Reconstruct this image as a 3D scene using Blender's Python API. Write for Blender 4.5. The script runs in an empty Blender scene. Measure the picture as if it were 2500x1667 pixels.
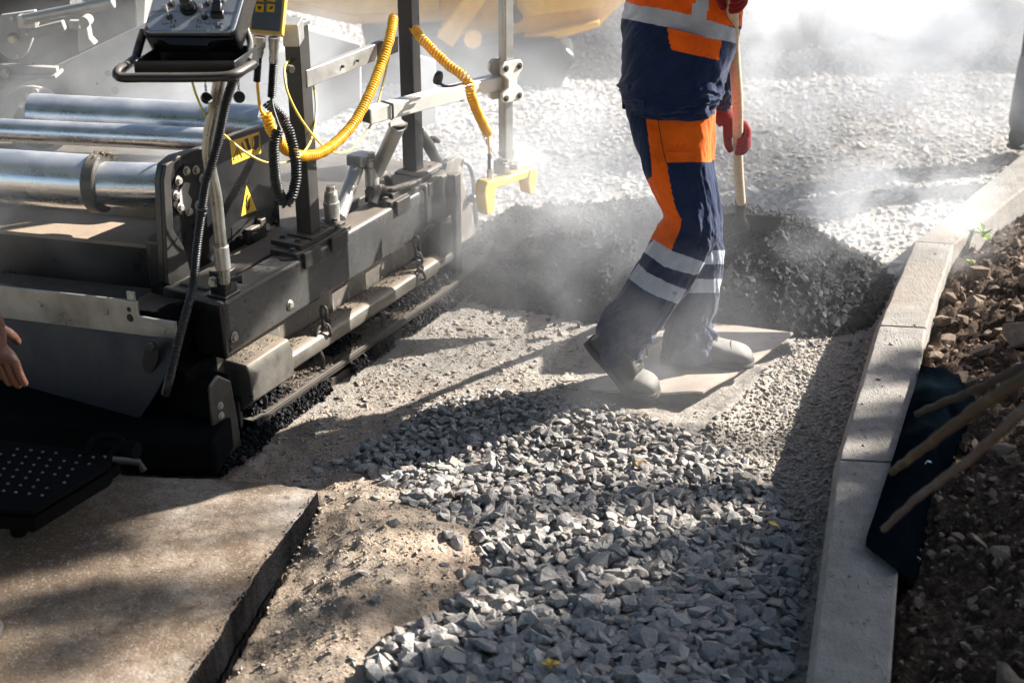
import bpy, bmesh, math, random
import numpy as np
from mathutils import Vector, Matrix
random.seed(7); rng = np.random.default_rng(11)
sc = bpy.context.scene
COL = sc.collection
R_ = math.radians
# ------------------------------------------------------------------ camera model
FPX = 3500.0; TH = R_(25.0); CH = 1.98
cF = np.array([0, math.cos(TH), -math.sin(TH)]); cU = np.array([0, math.sin(TH), math.cos(TH)])
cR = np.array([1.0, 0, 0]); cC = np.array([0, 0, CH])
def ray(px, py): return cF*FPX + cR*(px-1250.0) - cU*(py-833.5)
def GZ(px, py, z=0.0):
    d = ray(px, py); return cC + d*((z-CH)/d[2])
def PY(px, py, Y):
    d = ray(px, py); return cC + d*(Y/d[1])
def proj(P):
    d = np.asarray(P, float)-cC; dep = d@cF
    return 1250+FPX*(d@cR)/dep, 833.5-FPX*(d@cU)/dep
def VPl(P, Q, px, py):            # vertical plane through P and Q
    P = np.asarray(P, float); Q = np.asarray(Q, float)
    t = Q-P; n = np.array([t[1], -t[0], 0]); d = ray(px, py)
    return cC + d*(((P-cC)@n)/(d@n))
A0 = GZ(596, 1124); B0 = GZ(1134, 736)
uu = (B0-A0)/np.linalg.norm(B0-A0); ww = np.array([uu[1], -uu[0], 0]); zz = np.array([0, 0, 1.0])
def L(u, w, z): return A0+uu*u+ww*w+zz*z
def Sw(px, py, w):
    d = ray(px, py); t = (w-(cC-A0)@ww)/(d@ww); return cC+d*t
def SwL(px, py, w):
    p = Sw(px, py, w)-A0; return p@uu, p[2]
def ZL(px, py, z):
    p = GZ(px, py, z)-A0; return p@uu, p@ww
def nrm(v):
    v = np.asarray(v, float); return v/max(1e-9, np.linalg.norm(v))
# ------------------------------------------------------------------ mesh builder
class MB:
    def __init__(s): s.v = []; s.f = []; s.m = []
    def add(s, vs, fs, mi=0):
        b = len(s.v); s.v += [tuple(map(float, p)) for p in vs]
        for f in fs: s.f.append(tuple(b+i for i in f)); s.m.append(mi)
    def obox(s, c, X, Y, Z, mi=0):
        c, X, Y, Z = map(lambda a: np.asarray(a, float), (c, X, Y, Z))
        vs = [c+sx*X+sy*Y+sz*Z for sx, sy, sz in ((-1,-1,-1),(1,-1,-1),(1,1,-1),(-1,1,-1),(-1,-1,1),(1,-1,1),(1,1,1),(-1,1,1))]
        s.add(vs, [(0,3,2,1),(4,5,6,7),(0,1,5,4),(1,2,6,5),(2,3,7,6),(3,0,4,7)], mi)
    def lbox(s, u0, u1, w0, w1, z0, z1, mi=0):
        s.obox(L((u0+u1)/2, (w0+w1)/2, (z0+z1)/2), uu*(u1-u0)/2, -ww*(w1-w0)/2, zz*(z1-z0)/2, mi)
    def prism(s, pts, vec, mi=0):
        pts = [np.asarray(p, float) for p in pts]; vec = np.asarray(vec, float); n = len(pts)
        N = sum((np.cross(pts[i]-pts[0], pts[(i+1) % n]-pts[0]) for i in range(n)), np.zeros(3))
        if N@vec > 0: pts = pts[::-1]
        vs = pts+[p+vec for p in pts]
        s.add(vs, [tuple(range(n))]+[tuple(range(2*n-1, n-1, -1))]+[(i, n+i, n+(i+1) % n, (i+1) % n) for i in range(n)], mi)
    def frames(s, P):
        P = [np.asarray(p, float) for p in P]; n = len(P); T = []
        for i in range(n): T.append(nrm(P[min(i+1, n-1)]-P[max(i-1, 0)]))
        a = np.array([0, 0, 1.0]) if abs(T[0][2]) < .9 else np.array([1.0, 0, 0])
        N = [nrm(np.cross(T[0], a))]
        for i in range(1, n):
            v = N[-1]-T[i]*(N[-1]@T[i]); N.append(nrm(v))
        return P, T, N, [np.cross(T[i], N[i]) for i in range(n)]
    def tube(s, path, r, seg=12, mi=0, caps=True, flat=1.0):
        P, T, N, B = s.frames(path); n = len(P)
        rr = [r]*n if np.isscalar(r) else list(r)
        vs = []
        for i in range(n):
            for k in range(seg):
                a = 2*math.pi*k/seg; vs.append(P[i]+rr[i]*(math.cos(a)*N[i]+flat*math.sin(a)*B[i]))
        fs = [(i*seg+k, i*seg+(k+1) % seg, (i+1)*seg+(k+1) % seg, (i+1)*seg+k) for i in range(n-1) for k in range(seg)]
        if caps: fs += [tuple(range(seg-1, -1, -1)), tuple((n-1)*seg+k for k in range(seg))]
        s.add(vs, fs, mi)
    def sqtube(s, p, q, a, b, up=zz, mi=0, wall=0):
        p, q = np.asarray(p, float), np.asarray(q, float); t = nrm(q-p); x = nrm(np.cross(t, up)); y = np.cross(x, t)
        s.obox((p+q)/2, t*np.linalg.norm(q-p)/2, x*a/2, y*b/2, mi)
    def cyl(s, p, axis, r, h, seg=20, mi=0, r2=None):
        p = np.asarray(p, float); s.tube([p, p+nrm(axis)*h], [r, r if r2 is None else r2], seg, mi)
    def hexb(s, p, axis, r=.008, h=.007, washer=True, mi=0):
        p = np.asarray(p, float)
        if washer: s.cyl(p, axis, r*1.45, .0018, 16, mi)
        s.cyl(p, axis, r, h, 6, mi)
    def lathe(s, p, axis, prof, seg=20, mi=0):
        p = np.asarray(p, float); t = nrm(axis); s.tube([p+t*h+t*1e-6*i for i, (h, r) in enumerate(prof)], [r for h, r in prof], seg, mi)
    def coil(s, path, R, r, pitch, seg=7, per=12, mi=0):
        P = resample(path, 400); _, T, N, B = s.frames(P)
        d = np.cumsum([0]+[np.linalg.norm(P[i+1]-P[i]) for i in range(len(P)-1)]); tot = d[-1]
        turns = tot/pitch; n = int(turns*per); out = []
        for k in range(n+1):
            q = tot*k/n; i = min(int(np.searchsorted(d, q, side='right'))-1, len(P)-2); f = (q-d[i])/max(1e-9, d[i+1]-d[i])
            c = P[i]*(1-f)+P[i+1]*f; a = 2*math.pi*turns*k/n
            nn = nrm(N[i]*(1-f)+N[i+1]*f); bb = nrm(B[i]*(1-f)+B[i+1]*f)
            rad = R*(1+.05*math.sin(k*.37)+.03*math.sin(k*.11))
            out.append(c+rad*(math.cos(a)*nn+math.sin(a)*bb))
        s.tube(out, r, seg, mi)
    def build(s, name, mats, parent=None, bevel=0, smooth=35, label=None, origin=None, segs=2, subsurf=0):
        if not isinstance(mats, (list, tuple)): mats = [mats]
        o0 = np.asarray(origin if origin is not None else (parent_world(parent) if parent else (0, 0, 0)), float)
        me = bpy.data.meshes.new(name)
        me.from_pydata([tuple(np.asarray(v)-o0) for v in s.v], [], s.f)
        for m in mats: me.materials.append(m)
        if len(mats) > 1: me.polygons.foreach_set('material_index', s.m)
        me.update()
        if smooth:
            me.shade_smooth(); me.set_sharp_from_angle(angle=R_(smooth))
        o = bpy.data.objects.new(name, me); COL.objects.link(o)
        if parent: o.parent = parent
        else: o.location = o0
        if bevel:
            b = o.modifiers.new('b', 'BEVEL'); b.width = bevel; b.segments = segs; b.limit_method = 'ANGLE'; b.angle_limit = R_(40); b.harden_normals = False
        if subsurf:
            m = o.modifiers.new('s', 'SUBSURF'); m.levels = subsurf; m.render_levels = subsurf
        if label: o['label'] = label
        return o
def parent_world(o):
    p = np.zeros(3)
    while o is not None:
        p = p+np.array(o.location); o = o.parent
    return p
def resample(path, n):
    P = [np.asarray(p, float) for p in path]
    P = [2*P[0]-P[1]]+P+[2*P[-1]-P[-2]]; out = []
    for i in range(1, len(P)-2):
        p0, p1, p2, p3 = P[i-1:i+3]
        for t in np.linspace(0, 1, 24, endpoint=False):
            out.append(.5*((2*p1)+(-p0+p2)*t+(2*p0-5*p1+4*p2-p3)*t*t+(-p0+3*p1-3*p2+p3)*t**3))
    out.append(P[-2]); out = np.array(out)
    d = np.concatenate([[0], np.cumsum(np.linalg.norm(np.diff(out, axis=0), axis=1))]); q = np.linspace(0, d[-1], n)
    return [np.array([np.interp(x, d, out[:, k]) for k in range(3)]) for x in q]
def tag(o, label=None, cat=None, group=None, kind=None):
    if label: o['label'] = label
    if cat: o['category'] = cat
    if group: o['group'] = group
    if kind: o['kind'] = kind
    return o
def empty(name, loc, label, cat, group=None):
    o = bpy.data.objects.new(name, None); COL.objects.link(o); o.location = tuple(loc); o.empty_display_size = .1
    return tag(o, label, cat, group)
# ------------------------------------------------------------------ numpy noise
_perm = rng.random((256, 256))
def vnoise(x, y):
    xi = np.floor(x).astype(int); yi = np.floor(y).astype(int); fx = x-xi; fy = y-yi
    fx = fx*fx*(3-2*fx); fy = fy*fy*(3-2*fy)
    g = lambda a, b: _perm[a % 256, b % 256]
    return (g(xi, yi)*(1-fx)+g(xi+1, yi)*fx)*(1-fy)+(g(xi, yi+1)*(1-fx)+g(xi+1, yi+1)*fx)*fy
def fbm(x, y, sc_, oct=4, gain=.5):
    s = 0; a = 1; t = 0
    for i in range(oct):
        s = s+a*vnoise(x*sc_+17.3*i, y*sc_-9.1*i); t += a; a *= gain; sc_ *= 2.03
    return s/t-.5
def inpoly(x, y, poly):
    x = np.asarray(x, float); y = np.asarray(y, float); r = np.zeros(x.shape, bool); n = len(poly)
    for i in range(n):
        x1, y1 = poly[i]; x2, y2 = poly[(i+1) % n]
        c = (y1 > y) != (y2 > y)
        xi = (x2-x1)*(y-y1)/((y2-y1) if y2 != y1 else 1e-9)+x1
        r ^= c & (x < xi)
    return r
def polyw(pts, z=0): return [tuple(GZ(a, b, z)[:2]) for a, b in pts]
def polydist(x, y, poly):       # distance to an open polyline
    x = np.asarray(x, float); y = np.asarray(y, float); best = np.full(x.shape, 1e9)
    for (x1, y1), (x2, y2) in zip(poly[:-1], poly[1:]):
        dx, dy = x2-x1, y2-y1; t = np.clip(((x-x1)*dx+(y-y1)*dy)/(dx*dx+dy*dy+1e-12), 0, 1)
        best = np.minimum(best, np.hypot(x-x1-t*dx, y-y1-t*dy))
    return best
# ------------------------------------------------------------------ materials
class NT:
    def __init__(s, name):
        s.m = bpy.data.materials.new(name); s.m.use_nodes = True; s.t = s.m.node_tree; s.n = s.t.nodes; s.l = s.t.links
        s.b = s.n['Principled BSDF']; s.tc = None
    def node(s, t, **k):
        n = s.n.new(t)
        for a, b in k.items(): setattr(n, a, b)
        return n
    def link(s, a, b): s.l.new(a, b)
    def coord(s):
        if s.tc is None: s.tc = s.node('ShaderNodeNewGeometry').outputs['Position']
        return s.tc
    def noise(s, scale, detail=4, rough=.55, vec=None, stretch=None):
        n = s.node('ShaderNodeTexNoise'); n.inputs['Scale'].default_value = scale; n.inputs['Detail'].default_value = detail; n.inputs['Roughness'].default_value = rough
        v = vec or s.coord()
        if stretch:
            mp = s.node('ShaderNodeMapping'); mp.inputs['Scale'].default_value = stretch; s.link(v, mp.inputs[0]); v = mp.outputs[0]
        s.link(v, n.inputs['Vector']); return n.outputs['Fac']
    def voro(s, scale, feature='F1'):
        n = s.node('ShaderNodeTexVoronoi'); n.feature = feature; n.inputs['Scale'].default_value = scale; s.link(s.coord(), n.inputs['Vector']); return n.outputs['Distance']
    def ramp(s, fac, stops):
        n = s.node('ShaderNodeValToRGB'); e = n.color_ramp.elements
        while len(e) < len(stops): e.new(.5)
        for q, (p, c) in zip(e, stops):
            q.position = p; c = (c, c, c) if np.isscalar(c) else c; q.color = (*c, 1)
        s.link(fac, n.inputs[0]); return n.outputs[0]
    def math(s, op, a, b=None, clamp=False):
        n = s.node('ShaderNodeMath', operation=op); n.use_clamp = clamp
        for i, x in enumerate((a, b)):
            if x is None: continue
            if np.isscalar(x): n.inputs[i].default_value = x
            else: s.link(x, n.inputs[i])
        return n.outputs[0]
    def mix(s, fac, a, b, blend='MIX'):
        n = s.node('ShaderNodeMix', data_type='RGBA', blend_type=blend)
        for sock, x in ((n.inputs[0], fac), (n.inputs[6], a), (n.inputs[7], b)):
            if np.isscalar(x): sock.default_value = x
            elif isinstance(x, tuple): sock.default_value = (*x, 1)
            else: s.link(x, sock)
        return n.outputs[2]
    def bump(s, h, strength=.3, dist=.01, prev=None):
        n = s.node('ShaderNodeBump'); n.inputs['Strength'].default_value = strength; n.inputs['Distance'].default_value = dist
        s.link(h, n.inputs['Height'])
        if prev: s.link(prev, n.inputs['Normal'])
        return n.outputs[0]
    def upness(s):
        g = s.node('ShaderNodeNewGeometry'); x = s.node('ShaderNodeSeparateXYZ'); s.link(g.outputs['Normal'], x.inputs[0]); return x.outputs['Z']
    def done(s, col=None, rough=None, metal=0, normal=None, spec=None):
        b = s.b
        for nm, x in (('Base Color', col), ('Roughness', rough)):
            if x is None: continue
            if np.isscalar(x): b.inputs[nm].default_value = x
            elif isinstance(x, tuple): b.inputs[nm].default_value = (*x, 1)
            else: s.link(x, b.inputs[nm])
        b.inputs['Metallic'].default_value = metal
        if spec is not None: b.inputs['Specular IOR Level'].default_value = spec
        if normal: s.link(normal, b.inputs['Normal'])
        return s.m
def M_metal(name, col, rough=.45, metal=0, dust=.5, dcol=(.27, .215, .16), grime=.5, bstr=.25, fine=120):
    t = NT(name)
    n1 = t.noise(9, 6, .65); n2 = t.noise(fine, 4, .6); n3 = t.noise(2.5, 5, .6)
    c = t.mix(t.ramp(n1, [(.35, 0), (.7, 1)]), tuple(np.array(col)*(1-.35*grime)), tuple(np.minimum(1, np.array(col)*(1+.45*grime))))
    sp = t.ramp(n2, [(.62, 0), (.72, 1)])
    c = t.mix(t.math('MULTIPLY', sp, .35*grime), c, dcol)
    up = t.ramp(t.upness(), [(.35, 0), (.85, 1)])
    d = t.math('MULTIPLY', up, t.ramp(t.noise(14, 6, .7), [(.3, .45), (.62, 1)]))
    base = t.math('MULTIPLY', t.ramp(n3, [(.45, 0), (.8, 1)]), .22)
    d = t.math('MULTIPLY', t.math('MAXIMUM', d, base), dust, True)
    c = t.mix(d, c, dcol)
    r = t.mix(d, t.ramp(n1, [(.3, max(0, rough-.13)), (.8, min(1, rough+.15))]), (.9, .9, .9))
    b = t.bump(n2, bstr, .0015); b = t.bump(n1, bstr, .004, b)
    m = t.done(c, r, 0, b)
    if metal:
        t.link(t.math('MULTIPLY', t.math('SUBTRACT', 1, d), metal), t.b.inputs['Metallic'])
    return m
def M_simple(name, col, rough=.6, metal=0, var=.25, scale=30, bstr=.2, bdist=.003, spec=None):
    t = NT(name); n = t.noise(scale, 5, .6); n0 = t.noise(scale/6, 3)
    f = t.math('MULTIPLY', t.math('ADD', n, n0), .5)
    c = t.mix(t.ramp(f, [(.3, 0), (.7, 1)]), tuple(np.array(col)*(1-var)), tuple(np.minimum(1, np.array(col)*(1+var))))
    return t.done(c, rough, metal, t.bump(n, bstr, bdist), spec)
MT = {}
MT['black_paint'] = M_metal('black painted steel', (.008, .008, .009), .34, 0, .42, (.235, .195, .15), .5)
MT['dark_steel'] = M_metal('dark dusty steel', (.032, .030, .027), .5, .15, .7, (.22, .185, .145), .7)
MT['beam'] = M_metal('worn beam paint', (.055, .055, .054), .27, 0, .6, (.27, .21, .155), .6)
MT['plate'] = M_metal('dusty side plate', (.075, .068, .058), .42, .3, .7, (.30, .25, .19), .9)
MT['rail'] = M_metal('worn steel rail', (.16, .15, .13), .36, .5, .85, (.30, .235, .17), .8)
MT['galv'] = M_metal('galvanised steel', (.42, .42, .40), .38, .75, .3, (.35, .3, .24), .5)
MT['alu'] = M_metal('pale steel tube', (.68, .67, .62), .36, .3, .3, (.42, .33, .25), .3)
MT['chrome'] = M_metal('hydraulic chrome', (.70, .71, .73), .27, 1, .32, (.4, .34, .28), .3, .08)
MT['bolt'] = M_metal('zinc bolt', (.50, .47, .40), .35, .7, .3, grime=.6)
MT['greymach'] = M_metal('grey machine paint', (.36, .35, .33), .5, 0, .5, (.38, .31, .24), .4)
MT['rust'] = M_metal('rusty steel edge', (.035, .026, .02), .6, .2, .4, (.13, .10, .075), 1)
MT['yellowpaint'] = M_metal('yellow machine paint', (.80, .42, .04), .42, 0, .12, (.5, .38, .22), .4)
MT['sensor'] = M_metal('yellow sensor housing', (.72, .47, .10), .4, 0, .25, (.5, .38, .22), .4)
MT['rubber'] = M_simple('black rubber', (.012, .012, .013), .38, 0, .3, 60)
MT['plastic'] = M_simple('black plastic', (.012, .012, .013), .3, 0, .3, 40, .1)
MT['ycable'] = M_simple('yellow spiral cable', (.80, .42, .02), .3, 0, .12, 30, .1)
MT['ythin'] = M_simple('pale yellow cable', (.72, .58, .12), .4, 0, .2, 30, .1)
MT['face'] = M_simple('grey control face', (.36, .38, .42), .35, .2, .12, 80, .08)
MT['greyface'] = M_simple('slate keypad', (.10, .115, .13), .4, 0, .15, 60, .08)
MT['ykeys'] = M_simple('amber keys', (.75, .42, .02), .4, 0, .1, 50)
MT['blackink'] = M_simple('black print', (.012, .012, .012), .5, 0, .1, 50, 0)
MT['sticker'] = M_simple('yellow sticker', (.80, .50, .05), .45, 0, .15, 60, .05)
MT['shade_black'] = M_simple('black steel darkened for shade', (.006, .006, .0065), .85, 0, .3, 30, .3, .003, .03)  # near-black stands in for the shade on foot, columns and tread plate
MT['dirt'] = M_simple('crusted dirt', (.20, .15, .11), .95, 0, .5, 120, .8, .01)
# ------------------------------------------------------------------ kerb geometry (world, top at z=.12)
KZ = .12
KL = [tuple(GZ(a, b, KZ)[:2]) for a, b in ((2700, 205), (2229, 590), (2141, 795), (2042, 1121), (1955, 1800))]
KR = [tuple(GZ(a, b, KZ)[:2]) for a, b in ((2790, 225), (2330, 596), (2262, 800), (2212, 1128), (2165, 1800))]
def right_of_kerb(x, y):
    poly = list(KR)+[(KR[-1][0], -2), (30, -2), (30, KR[0][1])]
    return inpoly(x, y, poly)
PILE_POLY = polyw([(1135, 735), (1160, 660), (1110, 600), (1200, 562), (1400, 552), (1650, 556), (1850, 560), (2000, 590), (2120, 625), (2225, 640), (2150, 770), (2030, 812), (1900, 822), (1760, 815), (1600, 790), (1430, 800), (1300, 770), (1200, 760)])
C_DIRT = GZ(900, 1330)[:2]
BRD = [GZ(*p, .012) for p in ((1715, 986), (1936, 819), (1690, 788), (1435, 958))]
SLE = [tuple(GZ(a, b, .066)[:2]) for a, b in ((777, 1198), (700, 1298), (608, 1429), (530, 1560), (459, 1666), (300, 1930))]
SLP = SLE+[(-60, SLE[-1][1]), (-60, 3.26)]
def gh(x, y):
    x = np.asarray(x, float); y = np.asarray(y, float)
    z = .018*fbm(x, y, 2.1, 3)+.016*fbm(x, y, 11, 3)+.008*fbm(x+5, y, 45, 3)
    z = z+.05*np.exp(-(((x-C_DIRT[0])/.22)**2+((y-C_DIRT[1])/.28)**2))
    z = z+(.016*fbm(x*1.2, y, 32, 3)+.026*np.abs(fbm(x, y*1.5, 14, 4)))*np.clip((3.9-y)/.5, .25, 1)
    dk = polydist(x, y, KL); zk = -.055*np.exp(-(dk/.32)**2)
    z = z+zk*(x > 0)*np.clip((y-1.8), 0, 1)
    far = np.clip((y-5.0)/2, 0, 1); z = z+far*(.07*fbm(x, y, .9, 3)+.02*fbm(x, y, 6, 2))
    ridge = np.exp(-(polydist(x, y, [tuple(GZ(*p)[:2]) for p in ((1480, 1000), (1560, 1015), (1640, 1040), (1730, 1045), (1790, 990), (1880, 900))])/.035)**2)
    z = z+.028*ridge*(.6+.8*fbm(x, y, 25, 3))
    inb = np.exp(-(polydist(x, y, [tuple(p[:2]) for p in BRD]+[tuple(BRD[0][:2])])/.03)**2)
    bd = inpoly(x, y, [tuple(p[:2]) for p in BRD]); z = np.where(bd, np.minimum(z, 0)-.006, z)-0*inb
    r = right_of_kerb(x, y); dr = polydist(x, y, KR)
    zr = .02+.10*np.clip(dr/.6, 0, 1)+.10*fbm(x, y, 2.3, 3)+.08*fbm(x, y, 9, 4)+.05*np.abs(fbm(x, y, 26, 4))*2
    z = np.where(r, zr, z)
    # packed flat under the paver
    lu = (x-A0[0])*uu[0]+(y-A0[1])*uu[1]; lw = (x-A0[0])*ww[0]+(y-A0[1])*ww[1]
    und = (lw < .02) & (lu > -.15) & (lu < 1.9); z = np.where(und, np.minimum(z, -.004), z)
    ds = polydist(x, y, SLE); sl = (y < 3.27) & inpoly(x, y, SLP)
    z = z-.052*np.exp(-(ds/.16)**2)*np.clip((3.22-y)/.3, 0, 1); z = np.where(sl, np.minimum(z, .0)-.06, z)
    return z
def make_ground():
    xs = np.concatenate([[-60, -30, -15, -8, -5], np.arange(-3.4, 4.8, .0145), [5.5, 7, 10, 18, 30, 60]])
    ys = [-20, -8, -2, 0, 1, 1.6, 1.9]; y = 2.0
    while y < 10.5: ys.append(y); y += .0055*y**.9
    ys = np.array(ys+[11, 12, 14, 18, 25, 40, 70, 110]); X, Y = np.meshgrid(xs, ys)
    Z = gh(X, Y); n, m = X.shape
    V = np.stack([X.ravel(), Y.ravel(), Z.ravel()], 1)
    i = np.arange(n*m).reshape(n, m)
    F = np.stack([i[:-1, :-1].ravel(), i[:-1, 1:].ravel(), i[1:, 1:].ravel(), i[1:, :-1].ravel()], 1)
    me = bpy.data.meshes.new('ground'); me.vertices.add(len(V)); me.vertices.foreach_set('co', V.ravel())
    me.loops.add(F.size); me.loops.foreach_set('vertex_index', F.ravel()); me.polygons.add(len(F))
    me.polygons.foreach_set('loop_start', np.arange(0, F.size, 4)); me.update(calc_edges=True); me.validate()
    a = me.attributes.new('soil', 'FLOAT', 'POINT')
    r = right_of_kerb(X.ravel(), Y.ravel()).astype(float)
    a.data.foreach_set('value', r)
    b = me.attributes.new('grey', 'FLOAT', 'POINT')
    g = np.clip((Y.ravel()-3.45)/.5+.25*fbm(X.ravel(), Y.ravel(), 3, 3)*4, 0, 1)*(1-r)
    g = np.maximum(g, np.clip((X.ravel()-.15)/.4, 0, 1)*(1-r))
    b.data.foreach_set('value', g)
    me.shade_smooth()
    o = bpy.data.objects.new('ground', me); COL.objects.link(o); tag(o, 'sandy crushed-stone road bed with darker soil beyond the kerb', 'ground', kind='structure')
    t = NT('road bed')
    at = lambda nm: (lambda q: (setattr(q, 'attribute_name', nm), q.outputs['Fac'])[1])(t.node('ShaderNodeAttribute'))
    n1 = t.noise(6, 8, .65); n2 = t.noise(60, 6, .7); n3 = t.noise(260, 3, .6); v = t.voro(90)
    sand = t.ramp(n1, [(.3, (.34, .255, .185)), (.5, (.46, .36, .27)), (.7, (.54, .45, .36))])
    grey = t.ramp(n1, [(.3, (.34, .305, .265)), (.7, (.50, .46, .41))])
    soil = t.ramp(n2, [(.3, (.035, .022, .015)), (.5, (.085, .056, .038)), (.72, (.23, .16, .11))])
    c = t.mix(at('grey'), sand, grey)
    c = t.mix(t.ramp(n2, [(.34, .5), (.46, 0)]), c, (.22, .165, .12))
    c = t.mix(t.ramp(n3, [(.60, 0), (.72, .6)]), c, (.58, .52, .45))
    c = t.mix(at('soil'), c, soil)
    nb = t.bump(t.noise(24, 7, .72), .6, .03); nb = t.bump(n2, .75, .02, nb); nb = t.bump(v, .4, .008, nb); nb = t.bump(n3, .7, .005, nb)
    me.materials.append(t.done(c, .95, 0, nb, .15))
    return o
make_ground()
# ------------------------------------------------------------------ stones
def hull_proto(n=16, seed=0, rounded=0):
    r = random.Random(seed); bm = bmesh.new()
    for k in range(n):
        while True:
            p = Vector((r.uniform(-1, 1), r.uniform(-1, 1), r.uniform(-1, 1)))
            if .2 < p.length < 1: break
        q = p.normalized(); p = q*(.80+.3*r.random()) if not rounded else q
        if rounded: p = q
        q = Vector((max(-.95, min(.95, p.x)), max(-.8, min(.8, p.y)), max(-.6, min(.62, p.z))))
        bm.verts.new(q)
    bmesh.ops.convex_hull(bm, input=bm.verts)
    loose = [v for v in bm.verts if not v.link_faces]
    if loose: bmesh.ops.delete(bm, geom=loose, context='VERTS')
    bmesh.ops.triangulate(bm, faces=bm.faces)
    bm.verts.index_update(); V = np.array([tuple(v.co) for v in bm.verts]); F = np.array([[v.index for v in f.verts] for f in bm.faces]); bm.free()
    return V, F
PROTO = [hull_proto(14+k % 8, k) for k in range(28)]
PROTO_R = [hull_proto(20, 50+k, 1) for k in range(6)]
def scatter(name, pos, size, mat, label=None, cat=None, kind='stuff', protos=PROTO, flat=(.45, .8), tilt=.5, smooth=False, parent=None, origin=None):
    N = len(pos); VV = []; FF = []; b = 0
    o0 = np.asarray(origin if origin is not None else (parent_world(parent) if parent else (0, 0, 0)), float)
    pid = rng.integers(0, len(protos), N)
    yaw = rng.uniform(0, 2*np.pi, N); tx = rng.normal(0, tilt, N); ty = rng.normal(0, tilt, N)
    sx = size*rng.uniform(.85, 1.25, N); sy = size*rng.uniform(.6, 1.0, N); sz = size*rng.uniform(*flat, N)
    for k in range(len(protos)):
        idx = np.where(pid == k)[0]
        if not len(idx): continue
        V, F = protos[k]; P = V[None]*np.stack([sx[idx], sy[idx], sz[idx]], 1)[:, None]*.5
        for ax, an in ((0, tx), (1, ty), (2, yaw)):
            c = np.cos(an[idx])[:, None]; s = np.sin(an[idx])[:, None]; i, j = [(1, 2), (2, 0), (0, 1)][ax]
            a, bb = P[..., i].copy(), P[..., j].copy(); P[..., i] = a*c-bb*s; P[..., j] = a*s+bb*c
        P = P+np.asarray(pos)[idx][:, None]-o0
        n = len(V); VV.append(P.reshape(-1, 3)); FF.append((F[None]+(b+np.arange(len(idx))*n)[:, None, None]).reshape(-1, 3)); b += n*len(idx)
    V = np.concatenate(VV); F = np.concatenate(FF)
    me = bpy.data.meshes.new(name); me.vertices.add(len(V)); me.vertices.foreach_set('co', V.ravel())
    me.loops.add(F.size); me.loops.foreach_set('vertex_index', F.ravel().astype(np.int32)); me.polygons.add(len(F))
    me.polygons.foreach_set('loop_start', np.arange(0, F.size, 3)); me.update(calc_edges=True)
    if smooth: me.shade_smooth(); me.set_sharp_from_angle(angle=R_(50))
    else: me.shade_smooth(); me.set_sharp_from_angle(angle=R_(22))
    me.materials.append(mat)
    o = bpy.data.objects.new(name, me); COL.objects.link(o)
    if parent: o.parent = parent
    else: o.location = o0
    if label: tag(o, label, cat)
    if kind: o['kind'] = kind
    return o
def cover(poly, spacing, jit=.5):
    P = np.array(poly); x0, y0 = P.min(0); x1, y1 = P.max(0)
    X, Y = np.meshgrid(np.arange(x0, x1, spacing), np.arange(y0, y1, spacing*.9))
    X = X+(np.arange(X.shape[0])[:, None] % 2)*spacing/2
    x = X.ravel()+rng.uniform(-jit, jit, X.size)*spacing; y = Y.ravel()+rng.uniform(-jit, jit, X.size)*spacing
    k = inpoly(x, y, poly); return x[k], y[k]
def M_stone(name, cols, rough=.88, dust=.55, bstr=.75, wet=False):
    t = NT(name); g = t.node('ShaderNodeNewGeometry'); rnd = g.outputs['Random Per Island']
    tc = t.node('ShaderNodeTexCoord').outputs['Object']
    n = t.noise(45, 6, .65); n2 = t.noise(200, 4, .6)
    c = t.ramp(rnd, [(i/(len(cols)-1), q) for i, q in enumerate(cols)])
    k = t.math('ADD', t.math('MULTIPLY', n, .8), .6)
    c = t.mix(1.0, c, t.ramp(k, [(.0, 0), (1, 1)]), 'MULTIPLY')
    c = t.mix(t.ramp(n2, [(.62, 0), (.7, .35)]), c, (.5, .47, .44))
    if dust:
        d = t.math('MULTIPLY', t.ramp(t.upness(), [(.3, 0), (.95, 1)]), t.math('MULTIPLY', t.ramp(n, [(.35, 0), (.65, 1)]), dust))
        c = t.mix(d, c, (.42, .355, .28))
    nb = t.bump(n, bstr, .014); nb = t.bump(n2, bstr*.8, .003, nb)
    return t.done(c, rough, 0, nb, .25)
MT['gravel'] = M_stone('crushed granite', [(.18, .18, .19), (.38, .37, .355), (.24, .24, .245), (.49, .47, .44), (.30, .27, .26), (.44, .375, .32), (.21, .22, .23), (.56, .53, .49)])
MT['pebble'] = M_stone('dusty pebbles', [(.26, .23, .195), (.36, .32, .275), (.30, .275, .25), (.40, .35, .295)], dust=.6)
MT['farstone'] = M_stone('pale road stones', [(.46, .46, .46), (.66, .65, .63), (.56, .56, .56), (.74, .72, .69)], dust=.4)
MT['clod'] = M_stone('soil clods', [(.09, .058, .038), (.18, .12, .08), (.27, .19, .135), (.07, .045, .03), (.22, .16, .115)], dust=.4)
t = NT('fresh hot asphalt'); g = t.node('ShaderNodeNewGeometry')
n = t.noise(70, 5, .6); n2 = t.noise(300, 3)
t.done(t.ramp(g.outputs['Random Per Island'], [(0, (.006, .006, .007)), (.7, (.014, .014, .016)), (1, (.034, .034, .036))]), t.ramp(n, [(.3, .5), (.7, .8)]), 0, t.bump(n2, .6, .003, t.bump(n, .6, .006)), .22)
MT['asphalt'] = t.m
t = NT('asphalt heap core'); n = t.noise(90, 5, .65); n2 = t.noise(260, 3)
MT['asphalt_core'] = t.done(t.ramp(n, [(.35, (.004, .004, .005)), (.7, (.016, .016, .018))]), .75, 0, t.bump(n2, .8, .006, t.bump(n, 1, .015)), .15)

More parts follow.
